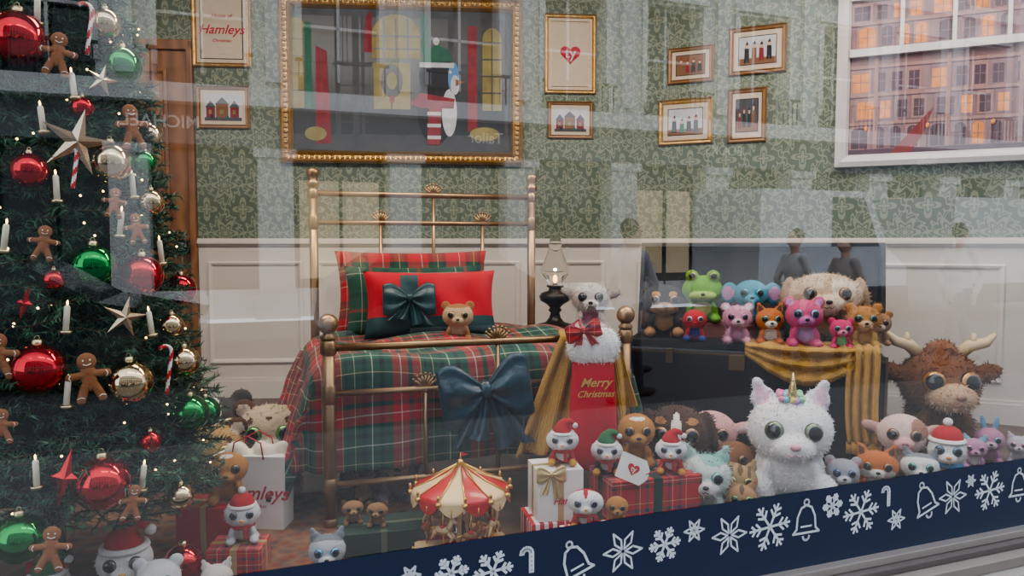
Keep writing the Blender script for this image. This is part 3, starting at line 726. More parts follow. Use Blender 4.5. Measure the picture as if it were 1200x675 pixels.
mb.box(0,TL+.02,0,.04,.0,.52,2,ML,bev=.01); mb.frame(0,TL+.02,0,.52,[(0,0),(0,.12),(.02,.12),(.025,.01)],0,ML)
mb.frame(-.002,TL+.022,-.002,.522,[(0,.114),(0,.120),(.004,.120),(.004,.114)],1,ML)
for x in (.2,.99): mb.box(x-.03,x+.03,-.01,.0,.0,.06,1,ML)
mb.build('travel_trunk',[BLK,BRT,LIN,mat('tray_rust',(.18,.06,.04),.7)],MT)
KN,nt,b=newmat('mustard_knit'); u,v,tc=uvxy(nt)
hgt=((u*500).sin().abs()+(v*420).sin().abs()*.6)
n=noise(nt,25,3,tc.outputs['Object'])
nt.links.new(mixc(nt,E(nt,n.outputs[0]),(.40,.20,.03),(.62,.38,.09)),b.inputs['Base Color']); b.inputs['Roughness'].default_value=.95; b.inputs['Sheen Weight'].default_value=.05
bp=nt.nodes.new('ShaderNodeBump'); bp.inputs['Distance'].default_value=.004; bp.inputs['Strength'].default_value=.8; nt.links.new(hgt.o,bp.inputs['Height']); nt.links.new(bp.outputs[0],b.inputs['Normal'])
def solid(ob,t=.01):
    md=ob.modifiers.new('thick','SOLIDIFY'); md.thickness=t; md.offset=0
mb=MB()
def dr1(u,v):
    x=.62+.56*u
    s=math.sin(math.pi*u)
    if v<.3: return (x,.10-.12*(v/.3),TZ+.042+.008*math.sin(u*30+v*8))
    k=(v-.3)/.7; return (x,-.03-.030*s*math.sin(k*16+.6)*(.4+.6*(1-k))-.03*s-.008*math.sin(u*40),TZ+.035-k*(.045+.135*s))
mb.grid(dr1,60,40,0,uvf=lambda u,v:(u*.52,v*.3))
def dr2(u,v):
    x=1.07+.14*u+.02*v
    if v<.2: return (x,.10-.13*(v/.2),TZ+.048+.006*math.sin(u*20))
    k=(v-.2)/.8; return (x-.02*k*math.sin(k*3),-.045-.018*math.sin(u*22+k)-.01*k,TZ+.04-k*.44)
mb.grid(dr2,26,30,0,uvf=lambda u,v:(u*.2,v*.6))
for i in range(16):
    u=i/15; x=1.09+.14*u; mb.tube([(x-.003,-.055,TZ-.40),(x-.003,-.06,TZ-.45)],.004,5,0)
solid(mb.build('mustard_throw',[KN],MT),.008)
mb=MB()
def dr3(u,v):
    wd=.17+.36*v**.8; x=1.01+ (u-.52)*wd-.05*v
    if v<.12: return (x,.05-.09*(v/.12),.70+.004*math.sin(u*20)-.02*abs(v/.12-.5))
    k=(v-.12)/.88
    return (x,-.05-.024*math.sin(u*30+k*1.5)*(.3+k)-.015,.69-k*(.46-.16*max(0,u-.5)*2))
mb.grid(dr3,80,40,0,uvf=lambda u,v:(u*.4,v*.6))
solid(mb.build('mustard_throw',[KN],MBED),.009)
# stocking
mb=MB()
out=[(-.075,.14),(.075,.14),(.085,.0),(.092,-.14),(.10,-.20),(.16,-.235),(.17,-.29),(.13,-.32),(.04,-.32),(-.05,-.30),(-.09,-.24),(-.092,-.14),(-.085,0)]
def puff(mb,out,t,m,M=None):
    n=len(out); P=[]
    for i in range(n):
        a=Vector(out[i]);b=Vector(out[(i+1)%n])
        for k in range(4): P.append(a.lerp(b,k/4))
    c=Vector((0,-.08)); rings=[(0.0001,1),(.5,.93),(.8,.7),(.94,.4),(1,0)]
    N=len(P)
    for sg in (-1,1):
        vs=[];fs=[]
        for (s_,d) in rings:
            for p in P:
                q=c+(p-c)*s_; vs.append((q.x,sg*t*d,q.y))
        for r in range(len(rings)-1):
            for i in range(N): fs.append((r*N+i,r*N+(i+1)%N,(r+1)*N+(i+1)%N,(r+1)*N+i))
        mb.add(vs,fs,m,M)
puff(mb,out,.032,0)
P=[((0,0,.16),(.085,.042,.07),(0,0,0),1,1),((-.045,0,.16),(.055,.042,.07),(0,0,0),1,1),((.045,0,.16),(.055,.042,.07),(0,0,0),1,1)]
add_blob(mb,P,.008,2,1500,.012,fw=.002)
mb.text('Merry',.046,2,T(.0,-.037,.03,90),shear=.4); mb.text('Christmas',.034,2,T(0,-.037,-.012,90),shear=.4)
mb.tube([(-.07,0,.2),(-.075,.0,.245),(-.055,0,.26),(-.04,0,.2)],.005,6,0)
bow(mb,T(-.05,-.05,.225,0,-14),.065,.032,3,.9)
mb.build('christmas_stocking',[REDV,FURW,mat('gold_thread',(.7,.5,.15),.4,.5),TRED],T(.315,2.85,.485,0,0,8,1.05))

# ------------------------------------------------------------------ gifts
def gift(name,x,y,z,w,d,h,yaw,m,rm,b=True,extra=None,rw=.02):
    mb=MB(); mb.box(-w/2,w/2,-d/2,d/2,0,h,0,bev=.003)
    e=.0015
    mb.box(-rw/2,rw/2,-d/2-e,d/2+e,-0,h+e,1); mb.box(-w/2-e,w/2+e,-rw/2,rw/2,0,h+e,1)
    if b: bow(mb,T(0,0,h+.012,-50),.055,.03,1,.7)
    ml=[m,rm]
    if extra: extra(mb,ml)
    return mb.build(name,ml,T(x,y,z,0,0,yaw))
WP=mat('gift_white',(.72,.69,.65),.5,var=.03); RP=mat('gift_red',(.46,.015,.025),.4)
STRP,nt,b=newmat('gift_stripes'); u,v,tc=uvxy(nt); nt.links.new(mixc(nt,((u/.03).fr()-.5).step(.02),(.75,.7,.66),(.55,.03,.04)),b.inputs['Base Color'])
def wt(mb,ml):
    ml.append(RP); mb.text('Hamleys',.034,2,T(.03,-.0805,.07,90),shear=.3); bow(mb,T(-.035,-.08,.165,0,0),.05,.028,1,1.6)
gift('striped_gift_box',.15,2.53,0,.21,.17,.11,12,STRP,RIBR,False)
gift('white_gift_box',.15,2.53,.111,.16,.15,.175,12,WP,RIBGO,False,wt)
gift('tartan_gift_box',.50,2.74,0,.36,.22,.20,16,TRED2,RIBG,True,rw=.035)
gift('striped_gift_box',.29,2.37,0,.24,.13,.12,18,STRP,RIBR,False)
gift('red_gift_box',-1.03,2.50,0,.20,.13,.165,-8,RP,RIBGO,False)
gift('tartan_gift_box',-.88,2.33,0,.17,.13,.09,5,TRED,RIBGO,False)
gift('green_book_box',-.45,2.51,0,.30,.17,.085,14,mat('book_green',(.02,.045,.035),.5),mat('book_trim',(.10,.13,.08),.5),False)
mb=MB(); w,d,h=.27,.10,.27
mb.box(-w/2,w/2,-d/2,d/2,0,h,0)
for y in (-d/2-.002,d/2+.002): mb.tube([(-.06,y,h-.01),(-.05,y,h+.05),(0,y,h+.075),(.05,y,h+.05),(.06,y,h-.01)],.003,6,2)
mb.text('Hamleys',.07,1,T(.03,-d/2-.001,h*.50,90,0,0),shear=.35); mb.text('London',.02,1,T(.04,-d/2-.001,h*.33,90),shear=.2)
P=[((random.uniform(-.1,.1),random.uniform(-.03,.03),h),(.035,.02,.035+.02*random.random()),(0,random.uniform(-30,30),0),3,1) for _ in range(9)]
add_blob(mb,P,.01,1)
mb.build('paper_gift_bag',[WP,RP,RIBR,mat('tissue',(.7,.65,.55),.8)],T(-.965,2.70,0,-3,0,-4))
mb=MB(); mb.extr([(-.05,-.04),(.035,-.04),(.055,-.015),(.055,.015),(.035,.04),(-.05,.04)],-.002,.002,0); mb.poly(heart(0,.0,.022),-.0035,1); mb.text('ty',.024,0,T(0,-.0045,0,90)); mb.tube([(.045,-.003,0),(.07,-.002,.02),(.09,.0,.05)],.0015,5,1)
mb.build('heart_gift_tag',[WP,RP],T(.43,2.585,.25,-12,25,12,1.15))
mb=MB(); mb.lathe([(max(.0005,.06*math.sin(t)),.06-.06*math.cos(t)) for t in [math.pi*i/18 for i in range(19)]],26,0); mb.lathe([(.012,.118),(.012,.13),(.001,.132)],12,1); mb.build('bauble_red',[BR,CAP],T(-1.02,2.24,0),uv=False)

# ------------------------------------------------------------------ carousel
def carousel():
    mb=MB(); R=.16
    mb.lathe([(0,0),(R,0),(R,.02),(R*.97,.025),(R*.97,.04),(R*.9,.045),(0,.045)],36,0,mfn=lambda i,k:(2 if i in(1,2) else (0 if (k//3)%2 else 1)))
    for k in range(24):
        a=2*math.pi*k/24; mb.ell((R*1.0*math.cos(a),R*1.0*math.sin(a),.022),.008,2,sub=1)
    mb.lathe([(.035,.045),(.045,.06),(.03,.08),(.03,.17),(.05,.19)],12,0,mfn=lambda i,k:3 if k%2 else 1)
    n=36
    mb.lathe([(R*1.0,.205),(R*1.04,.215),(R*.97,.228),(R*.6,.250),(R*.25,.276),(.012,.298),(.001,.302)],n,0,mfn=lambda i,k:(2 if i==0 else (0 if (k//3)%2 else 1)))
    mb.lathe([(.0,.20),(R,.205)],n,2)
    for k in range(12):
        a0=2*math.pi*k/12
        vs=[]
        for j in range(9):
            t=a0+2*math.pi/12*j/8; vs.append((R*1.045*math.cos(t),R*1.045*math.sin(t),.215)); vs.append((R*1.045*math.cos(t),R*1.045*math.sin(t),.205-.028*math.sin(math.pi*j/8)))
        mb.add(vs,[(2*j,2*j+1,2*j+3,2*j+2) for j in range(8)],0 if k%2 else 1)
        a=a0; mb.ell((R*1.05*math.cos(a),R*1.05*math.sin(a),.215),.011,2,sub=1); mb.ell((R*1.05*math.cos(a),R*1.05*math.sin(a),.235),(.006,.006,.012),2,sub=1)
        mb.tube([(R*1.0*math.cos(a),R*1.0*math.sin(a),.228),(R*.6*math.cos(a),R*.6*math.sin(a),.254),(.012*math.cos(a),.012*math.sin(a),.301)],.0028,5,2)
        ap=a0+.26; mb.tube([(R*1.045*math.cos(ap),R*1.045*math.sin(ap),.205-.0),(R*1.045*math.cos(ap),R*1.045*math.sin(ap),.175)],.002,5,2)
    mb.ell((0,0,.307),.012,2); mb.tube([(0,0,.307),(0,0,.34)],[.005,.001],6,2); mb.extr([(0,.326),(.028,.333),(0,.34)],-.001,.001,0)
    for k in range(8):
        a=2*math.pi*k/8+.2; r=R*.74; zz=.10+(.018 if k%2 else 0)
        M=T(r*math.cos(a),r*math.sin(a),zz,0,0,math.degrees(a)+90,.85)
        mb.tube([(r*math.cos(a),r*math.sin(a),.045),(r*math.cos(a),r*math.sin(a),.205)],.003,6,2)
        hm=1 if k%2 else 4
        mb.ell((0,0,0),(.036,.014,.017),hm,M); mb.tube([(.026,0,.005),(.036,0,.028),(.040,0,.042)],[.013,.010,.008],8,hm,M); mb.tube([(.037,0,.044),(.062,0,.032)],[.010,.006],8,hm,M)
        for sy in (-1,1):
            mb.ell((.038,sy*.005,.055),(.003,.002,.007),hm,M,sub=1)
            mb.tube([(.026,sy*.008,-.008),(.042,sy*.008,-.022),(.034,sy*.008,-.040)],[.007,.005,.004],6,hm,M); mb.tube([(-.028,sy*.008,-.006),(-.038,sy*.008,-.022),(-.048,sy*.008,-.042)],[.008,.005,.004],6,hm,M)
        mb.tube([(.022,0,.022),(.030,0,.046),(.038,0,.055)],[.004,.005,.002],6,2,M); mb.tube([(-.034,0,.004),(-.05,0,0),(-.056,0,-.02)],[.004,.006,.002],6,2,M)
        mb.ell((0,0,.012),(.014,.015,.009),0,M)
    mb.build('toy_carousel',[mat('carousel_red',(.5,.015,.02),.35,coat=.3),mat('carousel_cream',(.72,.52,.28),.4),mat('carousel_gold',(.7,.45,.13),.3,.9),mat('carousel_mirror',(.6,.6,.62),.1,1),mat('carousel_brown',(.3,.13,.05),.5)],T(-.175,2.47,.0,0,0,9,1.01),uv=False)
carousel()

# ------------------------------------------------------------------ plush toys
CRM=(.62,.50,.36); BRN=(.12,.05,.022); ORG=(.55,.16,.03); YEL=(.60,.35,.08); TAN=(.36,.19,.08)
def horn_extra(mb,ml):
    ml.append(mat('horn_gold',(.8,.65,.3),.25,.8)); k=len(ml)-1
    mb.tube([(0,-.12,.86),(0,-.15,.98),(0,-.18,1.14)],[.055,.035,.004],12,k)
    for i in range(5): mb.lathe([(.05-.009*i,0),(.056-.009*i,.008),(.05-.009*i,.016)],12,k,T(0,-.13-.011*i,.885+.045*i,18))
    for j,c in enumerate([(.8,.25,.45),(.25,.6,.75),(.85,.7,.2),(.5,.3,.75),(.3,.7,.35)]):
        ml.append(ply(c)); q=len(ml)-1
        for i in range(5): mb.ell(((j-2)*.035+random.uniform(-.02,.02),-.16+.09*i+random.uniform(-.02,.02),.90+.03*math.sin(i)),(.03,.05,.028),q,rot=(random.uniform(-30,30),0,0))
        mb.ell((.20+.02*j,.15,.3+.05*j),(.04,.05,.09),q)
plush('unicorn_plush',1.14,3.0,0,.435,-14,(.80,.79,.78),ears='cat',earc=(.70,.68,.74),inner=(.75,.5,.6),eyec=(.20,.26,.14),muz=(.83,.81,.8),fuzz=2600,flen=.02,extra=horn_extra,muzr=(.18,.13,.12),eyer=.082,limbc=(.75,.73,.72),wide=1.02,nose=(.6,.3,.35),parts=[((0,.02,.27),(.30,.26,.27),(0,0,0),(.80,.79,.78)),((-.26,-.18,.14),(.12,.18,.14),(0,0,0),(.80,.79,.78)),((.26,-.18,.14),(.12,.18,.14),(0,0,0),(.80,.79,.78))],paint=[((-.22,-.33,.04),(.13,.08,.07),(.25,.45,.12)),((.22,-.33,.04),(.13,.08,.07),(.3,.45,.15))])
def bull_extra(mb,ml):
    ml.append(mat('horn_cream',(.6,.45,.27),.6)); k=len(ml)-1
    for sx in (-1,1):
        mb.tube([(sx*.16,0,.86),(sx*.26,-.02,.95),(sx*.38,-.04,.98),(sx*.45,-.05,1.06)],[.055,.055,.045,.02],10,k)
        mb.tube([(sx*.28,-.02,.95),(sx*.28,-.03,1.06)],[.045,.018],8,k)
DB=(.20,.08,.032)
plush('reindeer_plush',2.17,3.74,0,.52,-8,DB,muz=(.50,.33,.2),ears='side',earc=DB,eyec=(.5,.22,.05),fuzz=3500,flen=.035,extra=bull_extra,muzr=(.20,.17,.13),nose=(.3,.15,.1),eyer=.098,parts=[((0,-.06,.92),(.12,.12,.08),(0,0,0),(.24,.10,.04))],limbc=(.12,.05,.02),droop=.5,wide=.95)
plush('cow_plush',1.775,3.32,0,.28,-22,(.70,.52,.47),muz=(.72,.38,.38),ears='side',earc=(.55,.32,.28),eyec=(.3,.15,.08),paint=[((.22,-.2,.75),(.15,.2,.15),(.35,.18,.12))],nose=(.5,.2,.22))
plush('mouse_plush',1.36,2.99,0,.17,-18,(.42,.43,.47),muz=(.75,.75,.77),ears='round',inner=(.65,.4,.45),eyec=(.1,.2,.45))
plush('fox_plush',1.52,3.04,0,.19,-20,ORG,muz=(.78,.74,.68),ears='cat',inner=BRN,eyec=(.35,.18,.05),wide=1.2,belly=(.75,.7,.65),paint=[((.2,-.25,.5),(.16,.2,.1),(.78,.72,.66)),((-.2,-.25,.5),(.16,.2,.1),(.78,.72,.66))])
plush('husky_plush',1.72,3.07,0,.17,-24,(.80,.80,.80),ears='cat',earc=(.2,.22,.25),eyec=(.05,.4,.35),paint=[((0,.1,.85),(.4,.3,.16),(.25,.27,.3))],wide=1.15)
plush('snowman_plush',1.91,3.2,0,.22,-26,(.82,.82,.83),ears='none',hat='beanie',scarf=(.04,.2,.4),eyec=(.05,.15,.3),nose=(.8,.3,.05),wide=.92)
plush('owl_plush',2.17,3.42,0,.14,-26,(.55,.28,.45),ears='cat',earc=(.2,.5,.6),eyec=(.7,.3,.5),belly=(.8,.75,.8))
plush('dragon_plush',2.29,3.5,0,.17,-26,(.50,.22,.35),ears='bunny',earc=(.2,.4,.6),eyec=(.2,.5,.6),muz=(.65,.45,.55))
plush('cat_plush',2.43,3.5,0,.13,-30,(.55,.5,.55),ears='cat',eyec=(.7,.3,.5))
TZZ=.552
plush('shepherd_dog_plush',.82,3.99,TZZ,.28,-8,(.02,.018,.016),muz=(.40,.22,.09),ears='cat',earc=(.02,.018,.016),eyec=(.45,.22,.06),belly=(.38,.2,.08),limbc=(.38,.2,.08),wide=1.1,paint=[((.15,-.3,.76),(.08,.15,.05),(.45,.25,.1)),((-.15,-.3,.76),(.08,.15,.05),(.45,.25,.1)),((0,-.25,.5),(.25,.2,.1),(.38,.2,.08))])
plush('frog_plush',1.02,3.96,.632,.25,-12,(.16,.40,.03),ears='frog',muz=(.38,.55,.1),belly=(.6,.62,.2),eyec=(.5,.45,.05),wide=1.15,muzr=(.26,.1,.09),eyer=.085)
plush('elephant_plush',1.25,3.86,.632,.23,-14,(.07,.32,.42),ears='elephant',earc=(.07,.30,.42),inner=(.55,.28,.45),eyec=(.1,.4,.5),parts=[((0,-.40,.48),(.065,.09,.07),(0,0,0),(.07,.32,.42)),((0,-.45,.38),(.05,.055,.10),(0,0,0),(.07,.32,.42))],muz=(.07,.32,.42))
plush('spider_hero_plush',.94,3.79,TZZ,.16,-12,(.55,.01,.02),ears='none',eyec=(.75,.75,.75),limbc=(.03,.06,.3),belly=(.03,.05,.3),nose=(.4,.01,.02),muzr=(.08,.05,.05))
plush('koala_plush',1.13,3.70,TZZ,.19,-12,(.68,.33,.45),ears='round',inner=(.8,.7,.7),eyec=(.6,.2,.45),muz=(.75,.5,.58),fuzz=1200,flen=.06)
plush('fox_plush',1.28,3.66,TZZ,.18,-10,ORG,muz=(.78,.72,.65),ears='cat',inner=BRN,eyec=(.1,.35,.2),belly=(.75,.7,.62))
plush('bear_plush',1.58,3.74,TZZ,.35,-14,(.56,.42,.27),muz=(.66,.53,.38),ears='floppy',earc=(.42,.28,.17),eyec=(.25,.12,.05),wide=1.4,fuzz=2500,flen=.04,muzr=(.22,.14,.13),paint=[((.2,-.25,.72),(.16,.2,.16),(.68,.6,.48))])
plush('pink_bear_plush',1.41,3.56,TZZ,.23,-12,(.62,.09,.22),ears='round',inner=(.6,.3,.5),eyec=(.15,.35,.6),muz=(.55,.18,.42),belly=(.5,.3,.5))
plush('owl_plush',1.56,3.49,TZZ,.14,-14,(.65,.05,.16),ears='round',eyec=(.1,.45,.5),belly=(.3,.6,.3),muz=(.7,.25,.35))
plush('lion_plush',1.69,3.54,TZZ,.20,-16,YEL,face=(.50,.25,.08),ears='round',earc=(.5,.22,.06),eyec=(.1,.3,.2),muz=(.66,.45,.25),fuzz=1500,flen=.08)
plush('hamster_plush',1.80,3.62,TZZ,.16,-18,TAN,ears='round',eyec=(.2,.1,.05),muz=(.7,.6,.5))
plush('monkey_plush',-.25,3.40,.60,.175,4,(.46,.22,.08),face=(.64,.44,.26),ears='round',earc=(.5,.26,.11),eyec=(.5,.35,.1),muz=(.68,.48,.3),belly=(.64,.44,.26),wide=1.08,paint=[((0,-.04,.95),(.4,.4,.14),(.42,.19,.07)),((0,.2,.62),(.5,.25,.4),(.42,.19,.07))])
plush('sheep_plush',.45,4.22,.55,.28,-6,(.75,.66,.64),face=(.62,.56,.52),ears='side',earc=(.4,.33,.32),eyec=(.1,.1,.12),muz=(.75,.7,.66),fuzz=1800,flen=.06,belly=(.72,.35,.45))
plush('gingerbread_plush',.475,2.80,.203,.20,-2,(.48,.22,.05),ears='none',eyec=(.3,.14,.05),muz=(.52,.26,.07),wide=.95,paint=[((0,-.3,.86),(.16,.3,.03),(.8,.75,.65)),((.2,-.3,.42),(.06,.2,.025),(.8,.75,.65)),((-.2,-.3,.42),(.06,.2,.025),(.8,.75,.65))])
plush('beagle_plush',.70,3.10,0,.37,-14,(.07,.03,.014),muz=(.78,.72,.64),ears='floppy',earc=(.05,.022,.01),eyec=(.35,.18,.06),belly=(.75,.7,.62),limbc=(.75,.7,.62),paint=[((0,-.32,.72),(.045,.2,.22),(.78,.72,.64)),((.17,-.3,.80),(.07,.15,.04),(.42,.2,.07)),((-.17,-.3,.80),(.07,.15,.04),(.42,.2,.07)),((0,-.3,.48),(.22,.15,.10),(.78,.72,.64))],fuzz=1200,flen=.05)
plush('bunny_plush',.90,3.30,0,.30,-16,(.66,.36,.36),ears='side',inner=(.8,.6,.6),eyec=(.4,.2,.1),muz=(.72,.5,.5))
plush('puppy_plush',.94,3.08,0,.22,-18,(.28,.12,.045),ears='floppy',earc=(.14,.06,.025),eyec=(.3,.15,.05),muz=(.6,.4,.25))
plush('pony_plush',.74,2.78,0,.25,-14,(.62,.70,.66),ears='cat',earc=(.35,.56,.52),eyec=(.15,.4,.45),muz=(.78,.74,.70),paint=[((.1,0,.9),(.2,.35,.12),(.28,.52,.46))],fuzz=1300,flen=.06,muzr=(.18,.12,.11))
plush('tabby_cat_plush',.86,2.72,0,.15,-16,(.40,.22,.10),ears='cat',eyec=(.2,.45,.1),muz=(.75,.66,.55),paint=[((0,-.1,.85),(.05,.3,.1),(.12,.07,.04))])
plush('tabby_cat_plush',.90,2.87,0,.18,-16,(.42,.28,.13),ears='cat',eyec=(.5,.45,.1),muz=(.75,.66,.55),paint=[((0,-.1,.85),(.05,.3,.1),(.15,.1,.04)),((.17,-.1,.8),(.04,.3,.12),(.15,.1,.04)),((-.17,-.1,.8),(.04,.3,.12),(.15,.1,.04))])
SNOW=(.80,.80,.80)
for (x,y,z,h,yw,ht) in [(.175,2.53,.288,.125,-4,'santa'),(.35,2.69,.203,.13,-6,'green'),(.59,2.70,.203,.13,-12,'santa'),(.24,2.37,.122,.13,-4,'none')]:
    plush('penguin_plush',x,y,z,h,yw,(.5,.015,.02) if ht!='green' else (.03,.03,.035),face=SNOW,ears='none',muz=SNOW,belly=SNOW,eyec=(.25,.3,.4),nose=(.75,.3,.03),hat=ht,scarf=(.5,.02,.02),limbc=(.7,.35,.05),paint=[((0,.12,.72),(.4,.26,.3),(.5,.015,.02) if ht=='none' else (.03,.03,.035)),((0,-.2,.93),(.05,.3,.16),(.03,.03,.035) if ht!='none' else (.5,.015,.02))],wide=1.2)
plush('gingerbread_plush',.345,2.385,.122,.10,-6,(.48,.22,.05),ears='none',eyec=(.3,.14,.05),muz=(.52,.26,.07))
plush('dachshund_plush',-.60,2.93,0,.20,12,(.10,.045,.02),muz=(.5,.3,.14),ears='floppy',earc=(.06,.03,.015),eyec=(.3,.2,.05),belly=(.5,.3,.15))
plush('hedgehog_plush',-.47,2.98,0,.26,10,(.34,.26,.30),ears='round',earc=(.5,.35,.38),eyec=(.45,.3,.2),muz=(.7,.55,.5),fuzz=2200,flen=.1,face=(.42,.32,.34))
for (x,y,yw) in ((-.55,2.50,20),(-.46,2.48,0)):
    plush('bear_slipper',x,y,.087,.08,yw,TAN,muz=(.55,.33,.15),ears='round',earc=BRN,eyec=(.1,.05,.02),wide=1.25,fuzz=300)
plush('kitten_plush',-.575,2.25,0,.15,12,(.50,.54,.58),ears='cat',earc=(.3,.33,.36),eyec=(.1,.45,.7),muz=(.8,.8,.8),paint=[((0,.1,.85),(.4,.3,.14),(.22,.24,.27))])
LEO=(.50,.32,.13)
sp=[((.35*math.sin(a),-.30*math.cos(a),.62+.2*b),(.045,.06,.045),BRN) for a,b in [(.6,.9),(-.6,.9),(0,1.1),(.9,.4),(-.9,.4),(1.1,-.4),(-1.1,-.3),(.3,1.2),(-.3,1.2)]]+[((.2,-.2,.3),(.05,.1,.05),BRN),((-.2,-.2,.25),(.05,.1,.05),BRN)]
plush('leopard_plush',-1.20,2.92,0,.33,18,LEO,muz=(.75,.66,.5),ears='round',earc=BRN,inner=(.6,.5,.4),eyec=(.5,.4,.05),paint=sp,fuzz=1200)
plush('leopard_plush',-1.03,3.12,0,.37,14,(.62,.50,.34),muz=(.78,.7,.58),ears='round',earc=BRN,inner=(.6,.5,.4),eyec=(.15,.45,.1),paint=sp,fuzz=1200)
plush('badger_plush',-1.31,3.22,0,.38,20,(.06,.055,.05),muz=(.7,.66,.6),ears='round',eyec=(.4,.3,.1),paint=[((0,-.3,.8),(.07,.3,.2),(.7,.68,.62))])
plush('gingerbread_plush',-.98,2.50,.167,.17,18,(.48,.22,.05),ears='none',eyec=(.3,.14,.05),muz=(.52,.26,.07),wide=1.1,paint=[((0,-.3,.88),(.14,.3,.03),(.8,.75,.65))])
plush('snowman_plush',-.87,2.34,.092,.135,16,(.80,.80,.81),ears='none',hat='beanie',scarf=(.5,.02,.03),eyec=(.2,.2,.25),nose=(.8,.3,.05),muzr=(.09,.06,.06),wide=1.1)
plush('santa_owl_plush',-1.125,2.10,0,.20,22,(.46,.015,.02),face=(.78,.77,.75),ears='none',hat='santa',eyec=(.15,.12,.1),muz=(.8,.78,.76),nose=(.7,.4,.1),belly=SNOW,scarf=(.5,.02,.02))
plush('fawn_plush',-1.30,2.02,0,.15,26,(.46,.015,.02),face=(.75,.7,.66),ears='cat',eyec=(.1,.1,.1),hat='green')
plush('polar_bear_plush',-1.0,2.04,0,.16,20,(.78,.77,.76),ears='round',eyec=(.1,.15,.2),scarf=(.5,.02,.02))
plush('polar_bear_plush',-.86,2.10,0,.12,18,(.78,.70,.66),ears='cat',eyec=(.1,.15,.2),scarf=(.5,.02,.02))
RUG,nt,b=newmat('persian_rug'); u,v,tc=uvxy(nt)
vo=nt.nodes.new('ShaderNodeTexVoronoi'); vo.inputs['Scale'].default_value=22; nt.links.new(tc.outputs['UV'],vo.inputs['Vector'])
f=((u*55).sin()*(v*55).sin()).step(.2)
nt.links.new(mixc(nt,E(nt,vo.outputs[0])*1.1,mixc(nt,f,(.14,.015,.014),(.025,.02,.04)),(.20,.11,.05)),b.inputs['Base Color']); b.inputs['Roughness'].default_value=.95
mb=MB(); mb.box(-.75,.55,-.45,.55,.001,.008,0); mb.build('patterned_rug',[RUG],T(-.75,2.5,0,0,0,20))

# ------------------------------------------------------------------ shop window (glass, vinyl strip, frame)
G,nt,b=newmat('shop_glass'); nt.nodes.remove(b); out_=nt.nodes['Material Output']
ge=nt.nodes.new('ShaderNodeNewGeometry'); dt=nt.nodes.new('ShaderNodeVectorMath'); dt.operation='DOT_PRODUCT'
nt.links.new(ge.outputs['Incoming'],dt.inputs[0]); nt.links.new(ge.outputs['Normal'],dt.inputs[1])
cs=E(nt,dt.outputs['Value']).abs(); sch=((cs*-1.0+1.0).m('POWER',5.0))*.8+.20
tr=nt.nodes.new('ShaderNodeBsdfTransparent'); gl=nt.nodes.new('ShaderNodeBsdfGlossy'); gl.inputs['Roughness'].default_value=0; mx=nt.nodes.new('ShaderNodeMixShader')
nt.links.new(sch.o,mx.inputs[0]); nt.links.new(tr.outputs[0],mx.inputs[1]); nt.links.new(gl.outputs[0],mx.inputs[2]); nt.links.new(mx.outputs[0],out_.inputs[0])
mb=MB(); mb.rect(-3.84,4.39,-.07,H,-.012,0); mb.build('window_2',[G],MW)
NAVY=mat('vinyl_navy',(.012,.022,.055),.5,var=.05); VW=mat('vinyl_white',(.62,.64,.68),.5,var=.02)
mb=MB(); y=-.0165; mb.rect(-3.84,4.39,-.07,.20,-.015,0)
def flake(cx,cz,r,w=.0085):
    for k in range(6):
        a=math.pi*k/3+.1; d=Vector((math.cos(a),math.sin(a))); c=Vector((cx,cz)); mb.ribbon([c,c+d*r],w,y,1)
        for t,l in ((.45,.32),(.72,.25)):
            for s in (-1,1):
                e=Vector((math.cos(a+s*.85),math.sin(a+s*.85))); mb.ribbon([c+d*r*t,c+d*r*t+e*r*l],w,y-.0001,1)
def flower(cx,cz,r,w=.0065):
    c=Vector((cx,cz))
    for k in range(6):
        a=math.pi*k/3; D=lambda t,q:c+Vector((math.cos(a+t),math.sin(a+t)))*r*q
        mb.ribbon([D(0,.12),D(.34,.55),D(0,1),D(-.34,.55)],w,y,1,closed=True)
def bell(cx,cz,r,w=.008,tilt=.0):
    base=[(-.75,-.55),(-.55,-.35),(-.5,.2),(-.3,.62),(0,.75),(.3,.62),(.5,.2),(.55,-.35),(.75,-.55)]
    ca,sa=math.cos(tilt),math.sin(tilt); rr=lambda p:Vector((cx+r*(p[0]*ca-p[1]*sa),cz+r*(p[0]*sa+p[1]*ca)))
    mb.ribbon([rr(p) for p in base],w,y,1,closed=True)
    mb.ribbon([rr((.18*math.cos(t),-.72+.18*math.sin(t))) for t in [math.pi+i*math.pi/6 for i in range(7)]],w,y-.0001,1)
    mb.ribbon([rr((.14*math.cos(t),.88+.14*math.sin(t))) for t in [i*math.pi/5 for i in range(10)]],w*.8,y-.0002,1,closed=True)
    mb.ribbon([rr((-.3,-.25)),rr((.3,-.25))],w*.8,y-.0001,1)
def cane(cx,cz,r,w=.007):
    for off in (0,.22):
        R_=r*(.45-off); P_=[(cx-.1*r+R_,cz-r*.9)]+[(cx+ -.1*r+ R_*math.cos(t),cz+.35*r+R_*math.sin(t)) for t in [i*math.pi/6 for i in range(0,7)]]
        mb.ribbon(P_,w,y,1)
    mb.ribbon([(cx-.1*r+.45*r,cz-.9*r),(cx-.1*r+.23*r,cz-.9*r)],w,y,1); mb.ribbon([(cx-.1*r-.45*r,cz+.35*r),(cx-.1*r-.23*r,cz+.35*r)],w,y,1)
    for i in range(4): mb.ribbon([(cx+.13*r,cz-.7*r+.3*r*i),(cx+.35*r,cz-.55*r+.3*r*i)],w,y-.0001,1)
